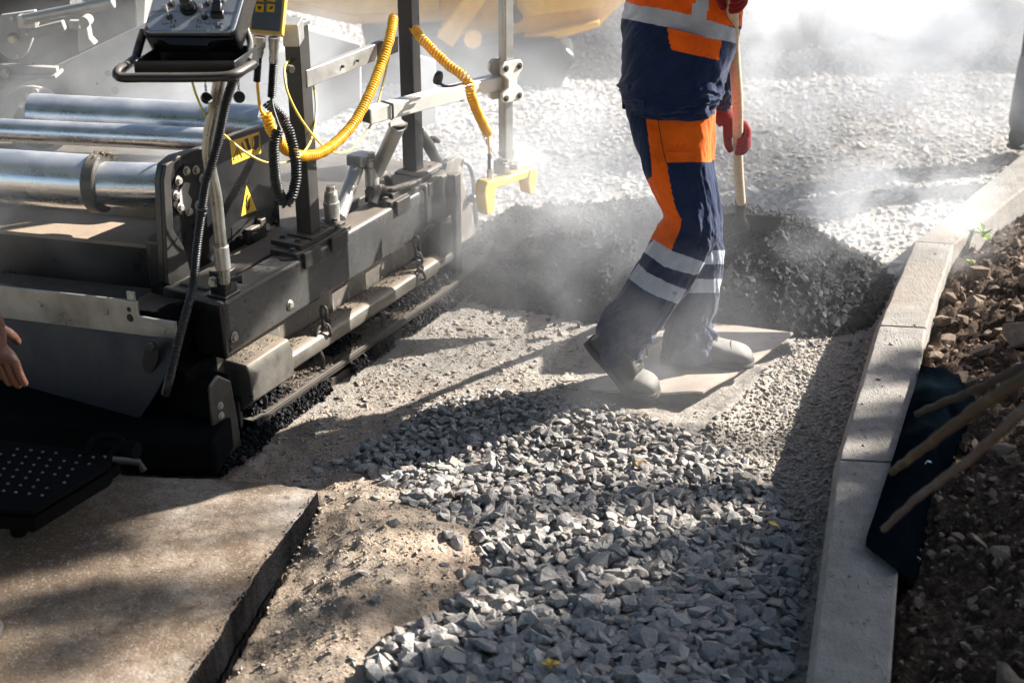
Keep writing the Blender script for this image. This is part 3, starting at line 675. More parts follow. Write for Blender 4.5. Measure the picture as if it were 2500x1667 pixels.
# near end closing plates
mb = MB(); mb.lbox(.12, 1.5, -.13, -.048, .0, .058); part('under_runner', mb, MT['bitumen'], .002, parent=runner)
mb = MB(); mb.lbox(-.06, .075, -.20, -.125, .02, .27); part('end_column', mb, MT['shade_black'], .003)
mb = MB(); mb.lbox(-.05, .06, -.33, -.20, .0, .42); part('end_column', mb, MT['shade_black'], .003)
mb = MB(); mb.lbox(-.055, .045, -.125, -.06, .02, .235); part('end_housing', mb, MT['shade_black'], .004)
mb = MB(); mb.prism([GZ(a, b, .03) for a, b in ((532, 1166), (430, 1166), (330, 1160), (235, 1130), (-150, 1075))]+[L(.1, -1.9, .03), L(.1, -.07, .03)], zz*.11); part('screed_foot', mb, MT['shade_black'], .012, segs=3)
mb = MB(); mb.tube([GZ(250, 1120, .12), GZ(340, 1128, .10), GZ(352, 1150, .08)], .010, 10); part('drain_pipe', mb, MT['dark_steel'], 0)
mb = MB(); q = [(-.078, .255), (-.04, .275), (.012, .235), (.035, .0), (.0, -.01), (-.085, .01)]; mb.prism([L(u, -.04, z) for u, z in q], ww*.012); ep = part('end_plate', mb, MT['plate'], .006)
for z in (.045, .085, .135, .165):
    b = MB(); b.hexb(L(-.045, -.028, z+.02), ww, .008, .007); part('bolt', b, MT['bolt'] if z > .12 else MT['dark_steel'], .001, parent=ep)
# shackles and chains on the beam
def link(mb, c, ax, nz, ln=.026, wd=.014, r=.0035, seg=6):
    c = np.asarray(c, float); ax = nrm(ax); nz = nrm(np.cross(ax, nrm(nz))); pts = []
    for k in range(17):
        a = 2*math.pi*k/16; pts.append(c+ax*((ln-wd)/2*np.sign(math.cos(a))*(abs(math.cos(a)) > .01)+math.cos(a)*wd/2)+nz*math.sin(a)*wd/2)
    mb.tube(pts, r, seg, caps=False)
def chain(path, n, r=.0018, ln=.016, wd=.010):
    mb = MB(); P = resample(path, n+1)
    for i in range(n):
        ax = P[i+1]-P[i]; link(mb, (P[i]+P[i+1])/2, ax, (0.3, 1, .2) if i % 2 else (1, -.3, .3), ln, wd, r)
    return mb
for q, ln in (((783, 770), 3), ((1009, 598), 5)):
    p = Sw(*q, -.07)+ww*.012; P = [p+zz*.03]; mb = MB()
    for i in range(ln):
        link(mb, p-zz*(.028*i-.012)+ww*.004*i, (0.1*i, 0, -1), ww if i % 2 else uu, .04, .022, .0045, 8)
    part('safety_chain', mb, MT['dark_steel'], 0)
mb = MB(); c = Sw(783, 792, -.07)+ww*.01; mb.tube(resample([c+uu*.035-zz*.0, c+uu*.02-zz*.02, c-uu*.03-zz*.012, c-uu*.045-zz*.02, c-uu*.02+zz*.004, c+uu*.03+zz*.012, c+uu*.035], 24), .005, 8); part('shackle', mb, MT['dark_steel'], 0)
# posts
PU = ((.552, -.133, 1.085), (1.191, -.155, 1.42))
for i, (u, w, h) in enumerate(PU):
    mb = MB(); mb.lbox(u-.025, u+.025, w-.026, w+.026, .446, h); post = part('post', mb, MT['black_paint'] if i else MT['dark_steel'], .003)
    mb = MB(); mb.lbox(u-.05, u+.05, w-.045, w+.045, .462, .472); part('foot_plate', mb, MT['dark_steel'], .002, parent=post)
mb = MB(); a = Sw(742, 193, -.115); b = Sw(965, 107, -.13); mb.sqtube(a, b, .022, .050); cb = part('cross_bar', mb, MT['galv'], .002)
mb = MB(); c = a*.30+b*.70; mb.sqtube(c*.98+b*.02+nrm(b-a)*.02, b, .0225, .0505); part('cross_bar_sleeve', mb, MT['black_paint'], .0015, parent=cb)
mb = MB()
for q in ((838, 163), (874, 149)): mb.cyl(Sw(*q, -.104)-ww*.004, ww, .0045, .006, 12)
part('drilled_holes', mb, MT['blackink'], 0, parent=cb)['kind'] = 'stuff'
u, w, h = PU[0]; mb = MB(); mb.lbox(u-.03, u+.03, w-.06, w+.03, h, h+.014); cl = part('post_cap', mb, MT['galv'], .002)
mb = MB(); mb.hexb(L(u, w, h+.014), zz, .010, .012); part('bolt', mb, MT['bolt'], .001, parent=cl)
mb = MB(); mb.cyl(Sw(702, 168, -.13), -uu*.3+ww, .013, .02, 6); part('post_knob', mb, MT['dark_steel'], .002)
# levelling arm
aN = GZ(893, 283, .75); aF = GZ(1214, 200, .75); ad = nrm(aF-aN); ax_ = nrm(np.cross(ad, zz)); mb = MB()
mb.sqtube(aN-ad*.0, aF, .047, .047); 
arm = part('levelling_arm', mb, MT['alu'], .003)
mb = MB(); mb.obox(aN-ad*.0005, ad*.001, ax_*.0195, zz*.0195); part('tube_mouth', mb, MT['blackink'], 0, parent=arm)
mb = MB(); c = GZ(946, 270, .75)
for o_, X, Z in ((ax_*.025, .0014, .0262), (-ax_*.025, .0014, .0262)): mb.obox(c+o_, ad*.004, ax_*X, zz*Z)
mb.obox(c+zz*.025, ad*.004, ax_*.0262, zz*.0014); mb.obox(c-zz*.025, ad*.004, ax_*.0262, zz*.0014); part('rubber_seal', mb, MT['rubber'], .001, parent=arm)
mb = MB(); mb.tube(resample([GZ(1075, 205, .78), GZ(1090, 212, .775), GZ(1110, 210, .775), GZ(1130, 205, .775), GZ(1142, 207, .774)], 24), .005, 8)
mb.lathe(GZ(1068, 198, .78), [.3, 0, 1], [(-.01, .012), (.0, .016), (.02, .015), (.032, .009), (.034, 0)], 14); part('locking_lever', mb, MT['rubber'], 0, parent=arm)
mb = MB(); link(mb, GZ(1128, 238, .72), zz, ax_, .024, .016, .003); part('ring', mb, MT['galv'], 0, parent=arm)
# cross clamp and drop bar
bc = L(1.41, .08, 0); mb = MB(); mb.sqtube(bc+zz*.45, bc+zz*1.45, .036, .036, up=ad)
mb.obox(bc+zz*.975-ax_*0, ad*.0195, ax_*.006, zz*.475); bar = part('drop_bar', mb, MT['galv'], .003)
fd = nrm(np.cross(ad, zz)); cc = bc+zz*.755-fd*0
def plate_outline(c, X, Z, pts, th, n): return [c+X*a+Z*b for a, b in pts], n*th
po = [(-.050, .062), (-.035, .072), (.035, .068), (.048, .055), (.046, .035), (.022, .012), (.020, -.012), (.046, -.035), (.048, -.06), (.035, -.07), (-.035, -.066), (-.05, -.055), (-.05, -.03), (-.022, -.016), (-.022, .010), (-.052, .035)]
for s, off in ((1, .024), (-1, -.034)):
    mb = MB(); mb.prism([cc+ad*a+zz*b+fd*off for a, b in po], fd*.010); cp = part('clamp_cheek', mb, MT['alu'], .003)
    if s == 1:
        for a, b in ((-.033, .050), (.030, .048), (-.033, -.050), (.030, -.052)):
            m2 = MB(); m2.cyl(cc+ad*a+zz*b+fd*.034, fd, .011, .003, 16); m2.cyl(cc+ad*a+zz*b+fd*.037, fd, .006, .005, 6); part('bolt', m2, MT['dark_steel'], .0005, parent=cp)
mb = MB()
for b in (.045, -.045): mb.cyl(cc+ad*.040+zz*b-fd*.03, fd, .012, .055, 18)
mb.cyl(cc+ad*.046-fd*.03, fd, .010, .04, 16); part('clamp_roller', mb, MT['galv'], .001)
# sensor under the drop bar
sb = bc+zz*.455; s1 = GZ(1190, 452, .425); s2 = GZ(1290, 418, .425); sd = nrm(s2-s1); sn = np.array([sd[1], -sd[0], 0])
mb = MB(); mb.sqtube(s1, s2+sd*.01, .042, .030); sens = part('height_sensor', mb, MT['sensor'], .005)
def pod(c, sc_, zt, zb):
    m = MB(); pts = [(-.020, zt-.016), (-.010, zt), (.014, zt), (.026, zt-.018), (.026, zt-.04), (.018, zb), (-.012, zb), (-.022, zt-.045)]
    m.prism([c+sd*a*sc_+zz*b+sn*.024 for a, b in pts], -sn*.048); return part('sensor_pod', m, MT['sensor'], .003, parent=sens)
pod(s1-sd*.012, 1.1, .022, -.095); pod(s2-sd*.005, .9, .014, -.075)
mb = MB(); mb.obox(sb+zz*.0, sd*.032, sn*.028, zz*.024); mb.cyl(sb+sn*.02+zz*.005, sn+sd*.4, .010, .03, 12); mb.tube([sb+sd*.02+zz*.01, sb+sd*.075+zz*.005], [.008, .003], 8); mb.cyl(sb-sd*.03+sn*.03-zz*.005, zz, .008, .02, 12); part('bar_clamp', mb, MT['galv'], .004)
mb = MB(); link(mb, bc+zz*.50-ad*.03, zz, fd, .034, .012, .0022); part('ring', mb, MT['galv'], 0); mb = MB(); link(mb, bc+zz*.495+ad*.03, zz, fd, .034, .012, .0022); part('ring', mb, MT['galv'], 0)
# support struts with their pivots
c1b = GZ(812, 556, .437); c2b = GZ(910, 480, .45)
def pivot(b, h, r):
    mb = MB(); mb.lathe(b, zz, [(0, r*.95), (.006, r*1.08), (.012, r), (h*.55, r), (h*.56, r*1.08), (h*.62, r*1.08), (h*.63, r*.9), (h*.8, r*.86)], 22); o = part('pivot_cylinder', mb, MT['galv'], 0)
    mb = MB(); mb.lathe(b+zz*h*.8, zz, [(0, r*.8)]+[(h*.015*i+.001, r*(.84 if i % 2 else .76)) for i in range(1, 6)], 18); mb.cyl(b+zz*h*.88, zz, r*.62, .016, 6); part('bolt', mb, MT['bolt'], .001, parent=o)
    return o
pivot(c1b, .135, .024); pivot(c2b+zz*.03, .115, .023)
mb = MB(); mb.tube([c1b+zz*.02+uu*.035+ww*.0, c2b+zz*.115-uu*.02-ww*.035], .023, 18); part('strut', mb, MT['galv'], 0)
mb = MB(); mb.tube([c2b+zz*.035+uu*.05-ww*.03, GZ(972, 305, .735)], .024, 18); part('strut', mb, MT['galv'], 0)
mb = MB(); mb.obox(c2b+zz*.128-uu*.02-ww*.03, uu*.035, ww*.03, zz*.018); mb.obox(c2b+zz*.13, uu*.018, ww*.028, zz*.006); part('strut_yoke', mb, MT['galv'], .008, segs=3)
mb = MB(); mb.lathe(GZ(972, 307, .728)-zz*.012, zz, [(0, .026), (.018, .03), (.02, .0)], 18); part('arm_saddle', mb, MT['dark_steel'], 0)
# dark latches beyond the second post
def strap(pts, w, th=.012):
    mb = MB(); P = resample(pts, 22); mb.tube(P, w, 10, flat=th/w*.5*1.2); return mb
part('latch', strap([L(.93, -.16, .45), L(.95, -.16, .50), L(1.0, -.16, .515), (L(1.04, -.16, .49)), L(1.05, -.16, .45)], .013, .03), MT['dark_steel'], 0)
part('latch', strap([L(.90, -.13, .45), L(.92, -.13, .475), L(.95, -.13, .48), (L(.98, -.13, .45))], .012, .03), MT['dark_steel'], 0)
g = lambda a, b: Sw(a, b, -.16)
mb = MB(); mb.tube(resample([g(1022, 322), g(1040, 345), g(1062, 385), g(1080, 412)], 12), [.020, .020, .019, .018]*3, 14); mb.cyl(g(1073, 405)-ww*.02, ww, .030, .04, 22); mb.obox(g(1075, 430), uu*.028, ww*.02, zz*.03)
mb.cyl(g(1050, 365), g(1058, 345)-g(1050, 365), .007, .03, 10); mb.obox(g(1062, 341), nrm(g(1072, 352)-g(1053, 330))*.019, ww*.013, nrm(g(1066, 336)-g(1060, 345))*.006)
part('locking_handle', mb, MT['dark_steel'], .002)
# ------------------------------------------------------------------ inner screed body, flange, stickers
WP = -.335
mb = MB(); q = [Sw(a, b, WP) for a, b in ((391, 440), (398, 402), (425, 380), (495, 361), (580, 326), (656, 304), (672, 330), (687, 587), (683, 606), (560, 655), (470, 702), (420, 710), (402, 690))]
mb.prism(q, -ww*.022); pan = part('screed_panel', mb, MT['black_paint'], .003)
mb = MB(); q = [Sw(a, b, WP) for a, b in ((391, 440), (398, 402), (425, 381), (462, 369), (444, 380), (418, 398), (410, 430), (416, 560), (440, 600), (466, 690), (420, 710), (402, 690))]
mb.prism(q, ww*.012); part('flange_rim', mb, MT['dark_steel'], .004, parent=pan)
fc = Sw(459, 464, WP); mb = MB(); mb.cyl(fc-ww*.002, ww, .074, .006, 40); part('ram_flange', mb, MT['blackink'], 0, parent=pan)
mb = MB(); mb.prism([fc+ww*.004+uu*a+zz*b for a, b in ((-.05, -.045), (-.01, -.058), (.005, -.03), (-.01, -.005), (.004, .02), (-.018, .03), (-.045, .01))], ww*.004); part('cover_plate', mb, MT['greymach'], .001, parent=pan)
for k in range(9):
    a = 2*math.pi*k/9+.3; b = MB(); b.hexb(fc+ww*.006+uu*math.cos(a)*.060+zz*math.sin(a)*.060, ww, .0095, .010); part('bolt', b, MT['bolt'], .001, parent=pan)
# cut-out with the connector
mb = MB(); q = [Sw(a, b, WP+.001) for a, b in ((566, 556), (586, 540), (652, 508), (660, 520), (656, 600), (582, 628), (567, 612))]; mb.prism(q, ww*.001); part('recess', mb, MT['blackink'], 0, parent=pan)
mb = MB(); c = Sw(609, 572, WP)+ww*.012; mb.obox(c, uu*.030, ww*.010, zz*.026); mb.obox(c+uu*.045+zz*.004, uu*.014, ww*.010, zz*.035); mb.cyl(c-uu*.01+ww*.010, ww, .014, .008, 18); mb.obox(c-uu*.055+zz*.012, uu*.006, ww*.004, zz*.008); part('plug_socket', mb, MT['plate'], .003, parent=pan)
mb = MB(); q = [Sw(a, b, WP+.002) for a, b in ((586, 627), (632, 606), (634, 616), (598, 640))]; mb.prism(q, ww*.02); part('cutout_lip', mb, MT['rail'], .001, parent=pan)
# stickers: pinch and high-voltage warnings
def decal(pts, off, name='warning_sticker'):
    m = MB(); m.prism([Sw(a, b, WP)+ww*off for a, b in pts], ww*.0006); return m
yst = part('warning_sticker', decal([(560, 346), (632, 322), (637, 374), (567, 402)], .0006), MT['sticker'], 0, parent=pan, label='yellow rectangular sticker with warning triangle and two boot pictograms')
ink = MB()
def inkline(pts, r=.0012, off=.0022):
    for p, q in zip(pts[:-1], pts[1:]): ink.tube([Sw(*p, WP)+ww*off, Sw(*q, WP)+ww*off], r, 4)
inkline([(568, 391), (578, 361), (590, 384), (568, 391)]); inkline([(578, 369), (578.5, 379)], .0013); inkline([(579, 382), (579, 384)], .0014)
ink.prism([Sw(a, b, WP)+ww*.0016 for a, b in ((595, 341), (600, 350), (604, 366), (612, 366), (610, 358), (606, 348), (604, 337))], ww*.0006)
ink.prism([Sw(a, b, WP)+ww*.0016 for a, b in ((590, 345), (596, 362), (602, 371), (598, 372), (588, 352))], ww*.0006)
ink.prism([Sw(a, b, WP)+ww*.0016 for a, b in ((617, 334), (621, 350), (617, 363), (622, 368), (631, 358), (630, 330))], ww*.0006)
inkline([(614, 336), (616, 372), (634, 366), (630, 328), (614, 336)], .0006)
ysp = part('pictogram', ink, MT['blackink'], 0, parent=yst)
tst = part('warning_sticker', decal([(601, 452), (626, 513), (588, 528)], .0006), MT['sticker'], 0, parent=pan, label='yellow triangular high-voltage sticker')
ink = MB(); inkline([(603, 476), (600, 492), (608, 488), (604, 510)], .0018); inkline([(600, 503), (604, 513), (609, 500)], .0014); part('pictogram', ink, MT['blackink'], 0, parent=tst)
# inner body mass, rams
mb = MB(); mb.lbox(.02, 1.55, -2.2, -.335, .02, .36); mb.lbox(.12, .68, -.335, -.18, .20, .412); mb.lbox(.15, .62, -.30, -.20, .412, .422); part('screed_body', mb, MT['dark_steel'], .006)
def ram(name, a, za, b, zb, r, m, ext=1.0):
    p = GZ(*a, za); q = GZ(*b, zb); q = p+(q-p)*ext; mb = MB(); mb.tube([p, (p+q)/2, q], r, 40); return part(name, mb, m, 0), p, nrm(q-p)
zt = SwL(461, 464, WP)[1]
rod, p, d = ram('ram_rod', (461, 455), zt, (240, 449), zt, .064, MT['chrome'], 1.05)
o2, p2, d2 = ram('ram_cylinder', (236, 446), zt, (0, 430), zt, .079, MT['chrome'], 1.8)
mb = MB(); N = 40; mb.tube([p2-d2*.03, p2-d2*.025, p2+d2*.006, p2+d2*.012], [.083, .087, .087, .081], 40); cr = part('ram_collar', mb, MT['dark_steel'], .002)
P = []; S = []
for k in range(260):
    a = random.gauss(1.2, .35); s = .006*math.exp(random.gauss(0, .4)); n1_ = np.cross(d2, zz); P.append(p2-d2*random.uniform(-.006, .04)+n1_*math.cos(a)*.087+zz*math.sin(a)*.086); S.append(s)
scatter('grime_crust', np.array(P), np.array(S), MT['dirt'], parent=cr, tilt=1, smooth=True)
ram('ram_rod', (520, 342), .70, (0, 318), .70, .036, MT['chrome'], 1.5)
ram('ram_cylinder', (640, 306), .70, (80, 276), .72, .062, MT['chrome'], 1.0)
ram('ram_rod', (660, 318), .70, (545, 302), .70, .036, MT['chrome'], 1.0)
# ledge, dark front of the body
MT['ledge'] = M_metal('sanded ledge', (.20, .16, .12), .7, 0, 1, (.36, .27, .19), .6)
a = GZ(398, 602, .50); b = GZ(0, 562, .50); dl = nrm(b-a); dn = np.array([dl[1], -dl[0], 0]); dn = dn*(1 if dn[1] > 0 else -1)
mb = MB(); mb.obox(a+dl*.75+dn*.10-zz*.006, dl*.75, dn*.10, zz*.006); mb.obox(a+dl*.75+dn*.205+zz*.02, dl*.75, dn*.004, zz*.03); part('ledge', mb, MT['ledge'], .002)
mb = MB(); mb.obox(a+dl*.75+dn*.12-zz*.085, dl*.74, dn*.11, zz*.078); fb = part('front_box', mb, MT['black_paint'], .01, segs=3)
mb = MB(); mb.obox(a+dl*.0-dn*.01-zz*.06, dl*.04, dn*.03, zz*.10); part('corner_fairing', mb, MT['black_paint'], .02, segs=4)
def Sup(px, py, U):
    d = ray(px, py); return cC+d*((U-(cC-A0)@uu)/(d@uu))
mb = MB(); q = [Sup(a, b, -.10) for a, b in ((-90, 685), (0, 699), (289, 731), (333, 738), (337, 772), (374, 779), (427, 787), (428, 827), (350, 819), (0, 775), (-90, 763))]
mb.prism(q, uu*.008); ss = part('silver_strip', mb, MT['galv'], .001)
for q in ((99, 743), (260, 763), (400, 805)):
    b = MB(); b.hexb(Sup(*q, -.10), -uu, .006, .006); part('bolt', b, MT['bolt'], .0008, parent=ss)
mb = MB()
for (q, r) in (((315, 755), .007), ((318, 776), .011)): mb.cyl(Sup(*q, -.10), -uu, r, .0012, 20)
part('keyhole', mb, MT['blackink'], 0, parent=ss)
mb = MB(); c = Sup(320, 722, -.09); mb.obox(c, ww*.012, uu*.004, zz*.012); part('strip_tab', mb, MT['galv'], .001, parent=ss)
# mould board
mb = MB(); G = 24; TOP = [(428, 824), (-90, 765)]; BOT = [(300, 1072), (-90, 1030)]
V = []
for j in range(G+1):
    f = j/G; lx = 428-(428-300)*f**1.6
    for i in range(G+1):
        g_ = i/G; px = lx+(-90-lx)*g_; py = (824-60*g_)*(1-f)+(1072-44*g_+12*math.sin(g_*9)*0)*f
        V.append(Sup(px, py, -.098-.05*math.sin(f*2.2)*.8))
V2 = [p+uu*.008 for p in V]; I = lambda i, j: j*(G+1)+i; K = len(V)
F = [(I(i, j), I(i+1, j), I(i+1, j+1), I(i, j+1)) for j in range(G) for i in range(G)]
F += [tuple(K+x for x in f[::-1]) for f in F]
bd = [I(i, 0) for i in range(G)]+[I(G, j) for j in range(G)]+[I(i, G) for i in range(G, 0, -1)]+[I(0, j) for j in range(G, 0, -1)]
F += [(bd[(k+1) % len(bd)], bd[k], K+bd[k], K+bd[(k+1) % len(bd)]) for k in range(len(bd))]
mb.add(V+V2, F); MT['mould'] = M_metal('blue-black shield', (.010, .011, .017), .6, .1, .10, (.08, .07, .07), .7); mo = part('mould_board', mb, MT['mould'], 0)
mb = MB(); mb.prism([Sup(368+18*math.cos(k*math.pi/12)-(6*math.sin(k*math.pi/12)), 872+38*math.sin(k*math.pi/12), -.128) for k in range(24)], -uu*.002); part('slot', mb, MT['blackink'], 0, parent=mo)
mb = MB(); mb.hexb(Sup(373, 843, -.138), -uu, .012, .014); part('bolt', mb, MT['dark_steel'], .001, parent=mo)
# walkway tread plate
mb = MB(); tp = [GZ(a, b, .2) for a, b in ((-60, 1067), (235, 1101), (270, 1126), (262, 1138), (80, 1247), (-60, 1238))]
mb.prism(tp, -zz*.012); tr = part('tread_plate', mb, MT['shade_black'], .002)
mb = MB(); mb.prism([p-zz*.022 for p in tp], -zz*.035); mb.sqtube(GZ(66, 1285, .14), GZ(285, 1140, .15), .03, .03); mb.cyl(GZ(40, 1260, .15)-zz*.05, zz, .02, .06, 16); part('tread_frame', mb, MT['shade_black'], .004, parent=tr)
mb = MB(); e0, e1 = GZ(0, 1075, .2), GZ(235, 1101, .2); ex = nrm(e1-e0); ey = nrm(GZ(75, 1245, .2)-GZ(262, 1135, .2))
for i in range(-2, 8):
    for j in range(1, 8):
        p = e1+(-ex*.034*i*1.0-ex*(.017 if j % 2 else 0))+ey*.034*j+ex*random.uniform(-.0015, .0015)+ey*random.uniform(-.0015, .0015)
        if random.random() < .12: continue
        x, y = proj(p)
        if inpoly(np.array([x]), np.array([y]), [(-60, 1080), (232, 1108), (255, 1128), (75, 1235), (-60, 1228)])[0]: mb.lathe(p, zz, [(0, .0045), (.0022, .0035), (.003, .0)], 10)
part('tread_studs', mb, MT['dark_steel'], 0, parent=tr)['kind'] = 'stuff'
mb = MB(); mb.tube([GZ(262, 1085, .2), GZ(335, 1100, .2)], .022, 16); mb.tube(resample([GZ(210, 1110, .2), GZ(225, 1075, .22), GZ(255, 1062, .23), GZ(300, 1075, .22), GZ(272, 1105, .2), GZ(265, 1125, .19)], 20), .008, 8); part('hinge', mb, MT['shade_black'], .001)
# ------------------------------------------------------------------ console
cons_pole = [PY(548, 690, 3.60), PY(545, 652, 3.60), PY(537, 575, 3.6), PY(527, 480, 3.6), PY(512, 405, 3.6), PY(509, 345, 3.6), PY(522, 270, 3.60), PY(534, 208, 3.58), PY(536, 150, 3.58), PY(500, 100, 3.6)]
mb = MB(); mb.tube(resample(cons_pole, 50), .0165, 18); MT['pole'] = M_metal('worn tube', (.30, .30, .27), .3, .8, .4, (.3, .26, .2), .8); pole = part('console_pole', mb, MT['pole'], 0)
mb = MB(); mb.tube([PY(545, 655, 3.60), PY(539, 600, 3.6)], .021, 20); part('pole_sleeve', mb, MT['galv'], .001, parent=pole)
bb = GZ(541, 722, .434); mb = MB(); mb.obox(bb+zz*.037+uu*.012, ww*.026, uu*.026, zz*.037); mb.obox(bb+zz*.004+uu*.01, ww*.032, uu*.034, zz*.004); br = part('pole_bracket', mb, MT['black_paint'], .002)
mb = MB(); mb.hexb(bb+zz*.045-ww*.01-uu*.014, -uu+ww*.2, .011, .016); part('bolt', mb, MT['bolt'], .001, parent=br)
mb = MB(); mb.lathe(bb+zz*.05+ww*.026+uu*.01, ww+uu*.6, [(0, .006), (.02, .006), (.02, .012), (.034, .014), (.036, 0)], 14); part('knob', mb, MT['rubber'], 0, parent=br)
pBL, pBR, pTR, pTL = PY(350, 80, 3.44), PY(570, 80, 3.44), PY(616, -75, 3.56), PY(397, -75, 3.56)
pn = nrm(np.cross(pBR-pBL, pTL-pBL)); pX = nrm(pBR-pBL); pYv = nrm(np.cross(pn, pX))
if pn[1] > 0: pn = -pn
def PP(px, py):
    d = ray(px, py); return cC+d*(((pBL-cC)@pn)/(d@pn))
def roundq(pts, r, k=5):
    out = []; n = len(pts)
    for i in range(n):
        a, b, c = pts[i-1], pts[i], pts[(i+1) % n]; u1 = nrm(a-b); u2 = nrm(c-b)
        for j in range(k+1):
            f = j/k; out.append((b+u1*r)*(1-f)**2+b*2*f*(1-f)+(b+u2*r)*f*f)
    return out
fr = roundq([pBL, pBR, pTR, pTL], .018); mb = MB(); mb.prism(fr, -pn*.006); con = part('control_console', mb, MT['face'], .0008)
gw = [p-pn*.0065+nrm(p-sum(fr)/len(fr))*.006 for p in fr]; mb = MB(); mb.prism(gw, -pn*.085); hs = part('console_housing', mb, MT['plastic'], .006, parent=con, segs=3)
mb = MB(); q = [PP(a, b)-pn*.012 for a, b in ((352, 84), (398, 92), (412, 103), (500, 105), (512, 94), (574, 88))]; mb.prism(q, -pn*.03); mb.cyl(PP(456, 93)-pn*.012, pn, .004, .002, 12); part('console_skirt', mb, MT['plastic'], .002, parent=con)
for q in ((358, 70), (561, 69)):
    b = MB(); b.cyl(PP(*q), pn, .0048, .002, 18); b.cyl(PP(*q)+pn*.002, pn, .0025, .0006, 8); part('screw', b, MT['dark_steel'], 0, parent=con)
for q in ((414, 43), (500, 43), (420, 12), (509, 10)):
    b = MB(); p = PP(*q); b.cyl(p, pn, .0085, .0025, 20); b.lathe(p+pn*.0025, pn, [(0, .006), (.004, .006), (.004, .0042), (.008, .0042)], 16); ts = part('toggle_collar', b, MT['dark_steel'], 0, parent=con)
    b = MB(); dd = nrm(pn+pYv*.9-pX*.35); b.tube([p+pn*.008, p+pn*.008+dd*.013, p+pn*.008+dd*.022], [.0022, .0026, .0040], 10); b.obox(p+pn*.008+dd*.024, pX*.0045, dd*.004, nrm(np.cross(pX, dd))*.0012); part('toggle_lever', b, MT['galv'], .0005, parent=ts)
b = MB(); p = PP(461, 22); b.lathe(p, pn, [(0, .021), (.004, .021), (.004, .017), (.010, .015), (.010, .012), (.022, .0155), (.040, .0155), (.044, .012), (.044, 0)], 30); part('rotary_knob', b, MT['plastic'], 0, parent=con)
b = MB(); p = PP(532, 40); b.obox(p+pn*.008, pX*.016, pYv*.009, pn*.008); b.obox(p+pn*.015+pYv*.012, pX*.012, pYv*.012, pn*.010); b.obox(p+pn*.022+pYv*.028, pX*.010, pYv*.005, pn*.004); part('guarded_switch', b, MT['plastic'], .003, parent=con, segs=3)
b = MB(); b.lathe(PP(545, 3), pn, [(0, .0065), (.003, .0065), (.003, .005), (.006, .0046), (.0065, 0)], 20); part('push_button', b, MT['bolt'], 0, parent=con)
ink = MB()
def pl(*pts, r=.0007):
    for a, b in zip(pts[:-1], pts[1:]): ink.tube([PP(*a)+pn*.0004, PP(*b)+pn*.0004], r, 4)
def arrow(x, y, dy):
    pl((x, y-dy*4), (x, y+dy*4)); ink.prism([PP(x-2.6, y+dy*2)+pn*.0004, PP(x+2.6, y+dy*2)+pn*.0004, PP(x, y+dy*6)+pn*.0004], pn*.0005)
arrow(428, 54, -1); arrow(425, 63, 1); arrow(484, 54, -1); arrow(481, 63, 1)
pl((396, 55), (397, 60), (404, 60), (412, 57)); pl((513, 60), (512, 60), (505, 60), (497, 56)); pl((513, 54), (513, 60))
for x in (418, 490): pl((x-2, 54), (x+2, 54)); pl((x, 51.5), (x, 56)); pl((x-2, 58.5), (x+2, 58.5))
for x in (417, 488): pl((x-2, 66), (x+2, 66)); pl((x-2, 68), (x+2, 68))
pl((432, 14), (440, 14)); pl((437, 12), (440, 14), (437, 16)); pl((492, 14), (500, 14)); pl((495, 12), (492, 14), (495, 16))
pl((405, 13), (411, 13)); pl((432, 10), (436, 9)); pl((519, 59), (544, 59)); pl((519, 62), (532, 62), (532, 57)); pl((522, 65), (542, 65), (542, 69), (522, 69), (522, 65), r=.0005); pl((526, 67), (538, 67))
pl((372, 28), (450, 29), r=.0004); pl((475, 29), (578, 31), r=.0004); pl((366, 76), (552, 77), (568, 66), (590, -8), r=.0004); pl((358, 62), (375, -8), r=.0004); pl((366, 76), (358, 62), r=.0004)
for k in range(28):
    a = 2*math.pi*k/28; ink.tube([PP(461+20*math.cos(a), 20+17*math.sin(a))+pn*.0004, PP(461+20*math.cos(a+.22), 20+17*math.sin(a+.22))+pn*.0004], .0006, 4)
part('console_markings', ink, MT['blackink'], 0, parent=con)
# tray, hand rail, brackets
tA, tB = PY(325, 150, 3.36), PY(560, 150, 3.36); z0, z1 = PY(440, 200, 3.36)[2], tA[2]; xa, xb = tA[0], tB[0]+.012; ya, yb = 3.36, 3.52
mb = MB(); cx = (xa+xb)/2
mb.prism([np.array([xa+.012, ya, z0]), np.array([xb-.012, ya, z0]), np.array([xb+.02, yb, z0]), np.array([xa+.03, yb, z0])], zz*.004)
def wall(p, q, h0, th):
    p = np.array([*p, z0]); q = np.array([*q, z0]); t_ = nrm(q-p); n_ = np.array([-t_[1], t_[0], 0])*th; mb.prism([p, q, q+n_, p+n_], zz*h0)
H = z1-z0
wall((xa, ya), (xb, ya), H, .004); wall((xb, ya), (xb+.03, yb), H, .004); wall((xb+.03, yb), (xa+.025, yb), H*1.0, .004); wall((xa+.025, yb), (xa, ya), H, .004)
part('tool_tray', mb, MT['plastic'], .002)
mb = MB(); hr = [PY(a, b, y) for a, b, y in ((328, 146, 3.46), (305, 163, 3.38), (289, 173, 3.34), (285, 183, 3.325), (300, 190, 3.32), (360, 190, 3.32), (450, 190, 3.32), (540, 188, 3.325), (575, 181, 3.34), (600, 168, 3.38), (618, 158, 3.42))]
mb.tube(resample(hr, 60), .0115, 16); part('hand_rail', mb, MT['black_paint'], 0)
mb = MB(); mb.tube(resample([PY(352, 75, 3.5), PY(342, 105, 3.5), PY(331, 145, 3.47)], 10), .011, 14); part('tray_bracket', mb, MT['black_paint'], .002); mb = MB(); mb.tube(resample([PY(600, 70, 3.55), PY(612, 110, 3.52), PY(606, 150, 3.45)], 10), .009, 12)
